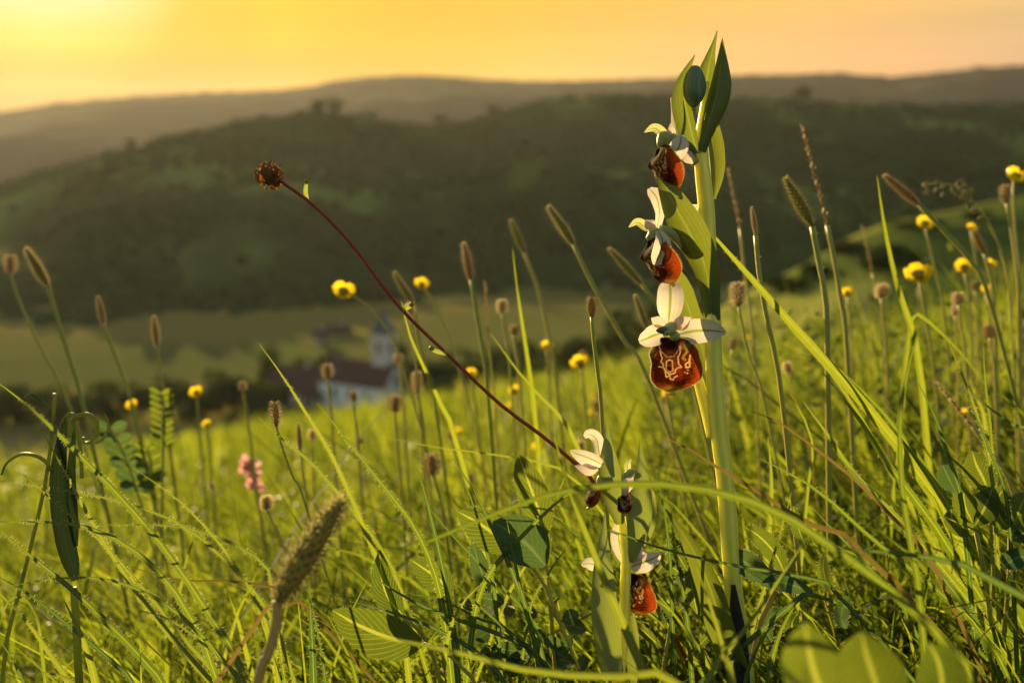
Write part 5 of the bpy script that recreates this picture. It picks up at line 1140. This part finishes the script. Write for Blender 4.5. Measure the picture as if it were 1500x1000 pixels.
for q, wd, m_ in (([(1068, 806), (1090, 822), (1112, 838), (1135, 850)], 36, M_leaf_dark), ([(1115, 855), (1140, 852), (1165, 858), (1192, 868)], 26, M_leaf_dark), ([(1150, 840), (1135, 810), (1112, 785), (1088, 770)], 30, M_leaf), ([(1130, 940), (1122, 920), (1130, 900), (1150, 890)], 22, M_leaf_dark),
                  ([(1240, 920), (1232, 905), (1236, 888), (1244, 872)], 22, M_leaf_dark), ([(1180, 800), (1172, 780), (1166, 760), (1162, 740)], 20, M_leaf), ([(1220, 870), (1210, 850), (1206, 830), (1208, 810)], 20, M_leaf), ([(1190, 960), (1170, 940), (1160, 915), (1170, 895)], 26, M_leaf)):
    leaf(t, q, wd, .44 + random.uniform(-0.01, 0.02), m_, hair=1.0, hl=0.0014)
mb = MB(); C, Rr, T = tube(mb, to_ground([P(1165, 815, .44), P(1145, 850, .442), P(1118, 900, .445), P(1105, 950, .45)]), [PX(8) / 2] * 2, 8, 16)
V = []; F = []
for k in range(260):
    i = random.randrange(0, len(C) - 1); o = unit(np.array([random.gauss(0, 1) for _ in range(3)])); c = C[i] + (C[i + 1] - C[i]) * random.random() + o * Rr[0] * 0.7; q = len(V); V += [c - T[i] * 6e-5, c + T[i] * 6e-5, c + o * random.uniform(0.0006, 0.0013)]; F.append((q, q + 1, q + 2))
mb.add(V, F, None, 0.5, 1); mb.build('stem', [M_stalk_pale, M_hair], t)
t = thing('herb_rosette', P(770, 960, .46), 'rosette of small round dark leaves below the ribbed leaflets', 'plant', LG)
for k in range(26):
    x = random.uniform(700, 860); y = random.uniform(880, 985); an = random.uniform(0, 6.28); l = random.uniform(22, 40)
    leaf(t, [(x, y, .455), (x + l * .35 * math.cos(an), y + l * .25 * math.sin(an), .45), (x + l * .7 * math.cos(an), y + l * .5 * math.sin(an), .445), (x + l * math.cos(an), y + l * .7 * math.sin(an), .44)], random.uniform(16, 24), .45, random.choice((M_leaf_dark, M_leaf_dark, M_leaf)), hair=0.8)
mb = MB(); tube(mb, to_ground([P(780, 930, .455), P(790, 980, .46)]), [PX(6) / 2] * 2, 6, 8); mb.build('stem', M_stalk, t)
t = thing('herb_rosette', P(930, 980, .47), 'spray of narrow grey green leaves between the two orchids', 'plant', LG)
for k in range(16):
    x = random.uniform(945, 1030); y = random.uniform(830, 970); an = random.uniform(-2.6, -0.5); l = random.uniform(45, 80)
    leaf(t, [(x, y), (x + l * .35 * math.cos(an), y + l * .4 * math.sin(an)), (x + l * .65 * math.cos(an), y + l * .75 * math.sin(an)), (x + l * math.cos(an), y + l * math.sin(an))], random.uniform(11, 18), random.uniform(.455, .49), random.choice((M_leaf_dark, M_leaf)), hair=0.8)
mb = MB(); tube(mb, to_ground([P(985, 900, .47), P(975, 960, .475), P(970, 990, .475)]), [PX(6) / 2] * 2, 6, 8); mb.build('stem', M_stalk, t)
# feathery vetch leaf and the leafy plants behind
def vetch(top, foot, d, n, lw, ll, lab, m):
    pts = to_ground(poly([top, ((top[0] * 2 + foot[0]) / 3 + 4, (top[1] * 2 + foot[1]) / 3), foot], d)); t = thing('vetch_plant', pts[-1], lab, 'plant', 'feathery vetch among the grass')
    mb = MB(); tube(mb, pts, [PX(4, d) / 2] * 2, 6, 16); mb.build('stem', M_stalk, t)
    for k in range(n):
        s = (k + 0.3) / n; x = top[0] + (foot[0] - top[0]) * s; y = top[1] + (foot[1] - top[1]) * s
        for sd in (-1, 1):
            leaf(t, [(x, y), (x + sd * ll * .4, y - ll * .18), (x + sd * ll * .75, y - ll * .36), (x + sd * ll, y - ll * .5)], lw, d + random.uniform(-.01, .01), m, hair=0, name='leaflet')
vetch((236, 574), (238, 660), .68, 9, 9, 18, 'pale feathery vetch leaf standing before the field', M_leaf)
vetch((160, 625), (205, 730), .70, 6, 17, 24, 'bushy dark vetch left of the feathery one', M_leaf_dark)
vetch((215, 655), (225, 740), .72, 6, 15, 22, 'leafy vetch under the feathery leaf', M_leaf)
# the pea plant at left
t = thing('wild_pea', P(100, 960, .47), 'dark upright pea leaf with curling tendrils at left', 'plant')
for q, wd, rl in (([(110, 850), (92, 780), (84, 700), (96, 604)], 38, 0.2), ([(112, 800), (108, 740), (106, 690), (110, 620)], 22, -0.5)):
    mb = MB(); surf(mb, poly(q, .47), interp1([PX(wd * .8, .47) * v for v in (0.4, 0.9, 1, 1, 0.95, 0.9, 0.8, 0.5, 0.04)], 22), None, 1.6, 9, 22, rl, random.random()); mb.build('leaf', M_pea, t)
for q, wd in (([(80, 576), (76, 640), (64, 720), (45, 800), (25, 880), (8, 950)], 8), ([(108, 860), (112, 920), (116, 1000)], 16)):
    mb = MB(); C, Rr, T = tube(mb, to_ground(poly(q, .465)), [PX(wd * 0.7) / 2, PX(wd) / 2], 8, 24); mb.build('stem', M_tendril, t)
for q, wd in (([(103, 640), (104, 622), (114, 609), (130, 607), (141, 617), (142, 633), (134, 646), (123, 648), (122, 640)], 7), ([(140, 648), (150, 643), (158, 630), (158, 615), (153, 606)], 4.5), ([(76, 690), (66, 675), (48, 666), (28, 666), (10, 678), (2, 695)], 6), ([(72, 600), (60, 584), (46, 578), (36, 582)], 6), ([(90, 622), (98, 608), (108, 606), (112, 612)], 5), ([(120, 700), (118, 660), (112, 630), (106, 612)], 6)):
    mb = MB(); tube(mb, poly(q, .47), [PX(wd) / 2, PX(wd) / 2, PX(wd * .5) / 2], 7, 40); mb.build('tendril', M_tendril, t)

for k in range(26):
    d = random.uniform(.62, 1.5); px = random.uniform(180, 1500); lim = np.interp(px, [0, 400, 600, 750, 900, 1100, 1300, 1500], [655, 640, 610, 565, 520, 470, 440, 410]); py = lim + random.uniform(-25, 120)
    kind = random.choice(('pale', 'pale', 'round')); r = random.uniform(9, 15) * .7 / d; ox = random.uniform(-6, 34)
    spike((px + random.uniform(-5, 3), py), (px, py + r * 1.2), r * 1.1, [(px + ox * .25, py + 45), (px + ox, py + 120)], d, kind, ('pale fuzzy' if kind == 'pale' else 'small brown') + ' seed head ' + ('sunk in the grass below the village' if px < 500 else 'in the grass between the red stem and the orchids' if px < 880 else 'in the blurred grass round the tall orchid stem' if px < 1180 else 'in the blurred grass of the right hand meadow'), stemw=2.5, name='seed_head_plant', cat='wildflower', group='small seed heads deep in the grass')
for k in range(14):
    d = random.uniform(.75, 1.8); px = random.uniform(550, 1500); lim = np.interp(px, [0, 400, 600, 750, 900, 1100, 1300, 1500], [655, 640, 610, 565, 520, 470, 440, 410]); py = lim + random.uniform(0, 110)
    buttercup((px, py), 7 * .8 / d * 1.2, [(px + 4, py + 40), (px + 8, py + 90)], d, 'tiny yellow flower sunk in the grass ' + ('left of the tall orchid' if px < 1000 else 'right of the tall orchid'))
# ------------------------------------------------------------------ the meadow itself: grass nobody could count
def field(name, n, rad, az, hmu, wmu, seed, m, segs=4, lean=(-0.55, -0.1), keep=None, hcap=None, tint=(0.0, 1.0), rpow=1.0, curl=1.0, wild=0.28):
    g = np.random.default_rng(seed)
    r = rad[0] + (rad[1] - rad[0]) * g.uniform(0, 1, n) ** rpow; a = g.uniform(az[0], az[1], n)
    x = r * np.sin(a); y = r * np.cos(a)
    ok = np.ones(n, bool)
    cl = np.array([noise.noise(Vector((u * 5, v * 5, seed))) for u, v in zip(x, y)]) * 0.5 + 0.5     # patchy growth
    h = hmu[0] + (hmu[1] - hmu[0]) * g.beta(1.6, 2.2, n) * (0.45 + 1.0 * cl)
    z = gz(x, y) - 0.003
    if hcap is not None: h = np.minimum(h, hcap(x, y, z) * g.uniform(0.72, 1.12, n))
    cb = np.array([noise.noise(Vector((u * 14 / max(rad[0], .6), v * 14 / max(rad[0], .6), seed + 40))) for u, v in zip(x, y)])   # tussocks with gaps between
    ok &= (h > 0.012) & (g.uniform(-0.42, 0.30, n) < cb)
    h = h * (0.75 + 0.9 * np.clip(cb, -0.3, 0.5))
    x, y, z, h, cl = x[ok], y[ok], z[ok], h[ok], cl[ok]; n = len(x)
    la = g.normal(0, 0.9, n); lm = np.abs(g.normal(0.30, wild, n)) + 0.05
    L_ = np.stack([np.cos(la) * lm + lean[0] * 0.6, np.sin(la) * lm + lean[1] * 0.6, np.zeros(n)], 1)
    t = np.linspace(0, 1, segs + 1)
    C = np.stack([x, y, z], 1)[:, None, :] + h[:, None, None] * (np.array([0, 0, 1.0])[None, None, :] * (t - 0.22 * curl * t ** 3)[None, :, None] + L_[:, None, :] * (t ** 1.8)[None, :, None])
    W = (wmu[0] + (wmu[1] - wmu[0]) * g.uniform(0, 1, n) ** 1.5)[:, None] * (1 - t ** 2.2)[None, :]
    fa = g.uniform(0, math.pi, n); S = np.stack([np.cos(fa), np.sin(fa), np.zeros(n)], 1)
    tw = g.normal(0, 0.5, n)
    S2 = np.stack([np.cos(fa + tw), np.sin(fa + tw), np.zeros(n)], 1)
    Sx = S[:, None, :] * (1 - t)[None, :, None] + S2[:, None, :] * t[None, :, None]
    V = np.stack([C - Sx * W[..., None] / 2, C + Sx * W[..., None] / 2], 2).reshape(n, -1, 3)     # n, (segs+1)*2
    k = (segs + 1) * 2; q = np.arange(segs) * 2
    f = np.stack([q, q + 1, q + 3, q + 2], 1); F = (np.arange(n) * k)[:, None, None] + f[None]
    me = bpy.data.meshes.new(name); raw_mesh(me, V.reshape(-1, 3), F.reshape(-1, 4), smooth=False)
    rn = np.clip(tint[0] + (tint[1] - tint[0]) * (0.65 * g.uniform(0, 1, n) ** 1.3 + 0.6 * (cl - 0.3)), 0, 1)
    at = me.attributes.new('rnd', 'FLOAT', 'POINT'); at.data.foreach_set('value', np.repeat(rn, k).astype(np.float32))
    me.materials.append(m)
    o = bpy.data.objects.new(name, me); COL.objects.link(o); tag(o, kind='stuff')
    return o
ENV_X = [-400, 0, 150, 300, 400, 520, 600, 680, 750, 850, 950, 1050, 1100, 1200, 1300, 1400, 1500, 1900]
ENV_Y = [695, 680, 662, 655, 652, 640, 622, 595, 570, 540, 506, 468, 446, 420, 398, 376, 352, 310]
def cap(x, y, z):
    """grass here was grazed to about the height the photograph shows over each place"""
    d = np.maximum(y * math.cos(PITCH) - (z - CAMZ) * math.sin(PITCH), 0.05)
    px = 750 + x / d * FPX
    lim = np.interp(px, ENV_X, ENV_Y) + np.clip((0.60 - d) / 0.2, 0, 1) * 45
    v = -(lim - 500) / FPX * d
    ztop = CAMZ + v * math.cos(PITCH) - d * math.sin(PITCH)
    return np.clip(ztop - z, 0.0, 0.38)
AZ = (R(-42), R(42))
M_near = leafmat('near_meadow_blade', (0.026, 0.056, 0.010), (0.11, 0.13, 0.022), (0.04, 0.09, 0.006), (0.46, 0.54, 0.032), 0.5, 0.65, nscale=120, bump=0.0, spec=0.08)
field('meadow_grass', 26000, (0.38, 0.72), AZ, (0.07, 0.26), (0.0014, 0.0052), 21, M_near, 6, hcap=cap, rpow=0.75, lean=(-0.75, -0.05), wild=0.40)
field('meadow_grass', 42000, (0.68, 2.6), AZ, (0.09, 0.34), (0.0025, 0.0085), 22, M_grass, 4, hcap=cap, rpow=0.7, lean=(-0.7, -0.05), wild=0.36)
field('meadow_grass', 34000, (2.4, 9.0), AZ, (0.10, 0.38), (0.005, 0.014), 23, M_grass, 3, rpow=0.7)
field('meadow_grass', 26000, (8.0, 34.0), AZ, (0.10, 0.36), (0.008, 0.020), 24, M_grass, 3, rpow=0.7, tint=(0.1, 1.0))
field('meadow_grass', 5000, (0.25, 3.0), (R(42), R(318)), (0.04, 0.14), (0.0015, 0.004), 25, M_grass, 3)
field('dry_stalks', 7000, (0.6, 5.0), AZ, (0.08, 0.22), (0.0007, 0.0016), 26, M_blade_dry, 4, hcap=cap, rpow=0.7, curl=0.3)
field('meadow_grass', 5600, (0.42, 1.0), AZ, (0.14, 0.36), (0.0028, 0.0068), 27, M_near, 8, hcap=cap, rpow=0.8, lean=(-1.1, -0.1), wild=0.85, curl=1.5)
# leafy weeds between the grasses, further off
def weeds(n, rad, hh, ll, seed, nl=16, az=(R(-42), R(42))):
    g = np.random.default_rng(seed); r = rad[0] + (rad[1] - rad[0]) * g.uniform(0, 1, n) ** 0.8; a = g.uniform(*az, n)
    x = r * np.sin(a); y = r * np.cos(a); z = gz(x, y); H_ = np.minimum(g.uniform(*hh, n), cap(x, y, z) * g.uniform(0.9, 1.25, n)); Vs = []
    tn = np.repeat(g.uniform(0, 1, n) ** 1.6, nl * 8)
    for k in range(nl):
        f = (k + 0.5) / nl; an = k * 2.4 + g.uniform(0, 6.28, n); l = g.uniform(*ll, n) * (1.15 - 0.6 * f); wd = l * g.uniform(0.35, 0.6, n)
        c = np.stack([x + g.normal(0, 0.004, n), y + g.normal(0, 0.004, n), z + H_ * f], 1)
        D = np.stack([np.cos(an), np.sin(an), g.uniform(0.0, 0.9, n)], 1); D /= np.linalg.norm(D, axis=1, keepdims=True)
        S = np.stack([-np.sin(an), np.cos(an), g.uniform(-0.3, 0.3, n)], 1); Nn = np.cross(S, D)
        Vs.append(np.stack([c + D * (l * q)[:, None] + S * (wd * s * e / 2)[:, None] + Nn * (l * b)[:, None] for q, s, b in [(0.0, 0.12, 0), (0.35, 0.95, 0.05), (0.7, 0.8, 0.03), (1.0, 0.06, -0.06)] for e in (-1, 1)], 1))
    V = np.stack(Vs, 1).reshape(-1, 3); m_ = n * nl
    F = (np.arange(m_) * 8)[:, None, None] + np.array([(0, 1, 3, 2), (2, 3, 5, 4), (4, 5, 7, 6)])[None]
    me = bpy.data.meshes.new('leafy_weeds'); raw_mesh(me, V, F.reshape(-1, 4))
    at = me.attributes.new('rnd', 'FLOAT', 'POINT'); at.data.foreach_set('value', tn.astype(np.float32)); me.materials.append(M_weed)
    o = bpy.data.objects.new('leafy_weeds', me); COL.objects.link(o); tag(o, kind='stuff')
M_weed = leafmat('weed_leaf', (0.018, 0.042, 0.012), (0.07, 0.11, 0.022), (0.04, 0.08, 0.01), (0.30, 0.36, 0.03), 0.5, 0.55, nscale=80, bump=0.0)
field('meadow_grass', 9000, (0.9, 3.4), (R(7), R(38)), (0.22, 0.46), (0.0025, 0.008), 28, M_grass, 4, rpow=0.8, hcap=cap, curl=0.5)
weeds(480, (0.85, 2.8), (0.19, 0.36), (0.012, 0.030), 44, 24, (R(8), R(36)))
weeds(520, (0.75, 2.6), (0.06, 0.20), (0.010, 0.026), 41)
weeds(700, (2.4, 9.0), (0.10, 0.34), (0.02, 0.05), 42)
weeds(500, (9.0, 30.0), (0.2, 0.6), (0.05, 0.14), 43)
# undergrowth of small leaves between the blades
def undergrowth(n, seed):
    g = np.random.default_rng(seed); r = 0.38 + 2.2 * g.uniform(0, 1, n) ** 1.3; a = g.uniform(R(-42), R(42), n)
    x = r * np.sin(a); y = r * np.cos(a); z = gz(x, y); hh = np.minimum(g.uniform(0.008, 0.075, n), np.maximum(cap(x, y, z) * 0.85, 0.005)); an = g.uniform(0, 6.283, n); l = g.uniform(0.008, 0.022, n) ; wd = l * g.uniform(0.3, 0.6, n)
    D = np.stack([np.cos(an), np.sin(an), g.uniform(-0.2, 1.0, n)], 1); D /= np.linalg.norm(D, axis=1, keepdims=True)
    S = np.stack([-np.sin(an), np.cos(an), g.uniform(-0.4, 0.4, n)], 1); Nn = np.cross(S, D)
    c = np.stack([x, y, z + hh], 1)
    t = [(0.0, 0.15, 0), (0.3, 0.85, 0.05), (0.65, 0.9, 0.06), (1.0, 0.08, -0.02)]
    V = np.stack([c + D * (l * q)[:, None] + S * (wd * s * e / 2)[:, None] + Nn * (l * b)[:, None] for q, s, b in t for e in (-1, 1)], 1)
    F = (np.arange(n) * 8)[:, None, None] + np.array([(0, 1, 3, 2), (2, 3, 5, 4), (4, 5, 7, 6)])[None]
    me = bpy.data.meshes.new('undergrowth'); raw_mesh(me, V.reshape(-1, 3), F.reshape(-1, 4))
    at = me.attributes.new('rnd', 'FLOAT', 'POINT'); at.data.foreach_set('value', np.repeat(g.uniform(0, 1, n), 8).astype(np.float32)); me.materials.append(M_grass)
    o = bpy.data.objects.new('undergrowth', me); COL.objects.link(o); tag(o, kind='stuff')
undergrowth(22000, 31)
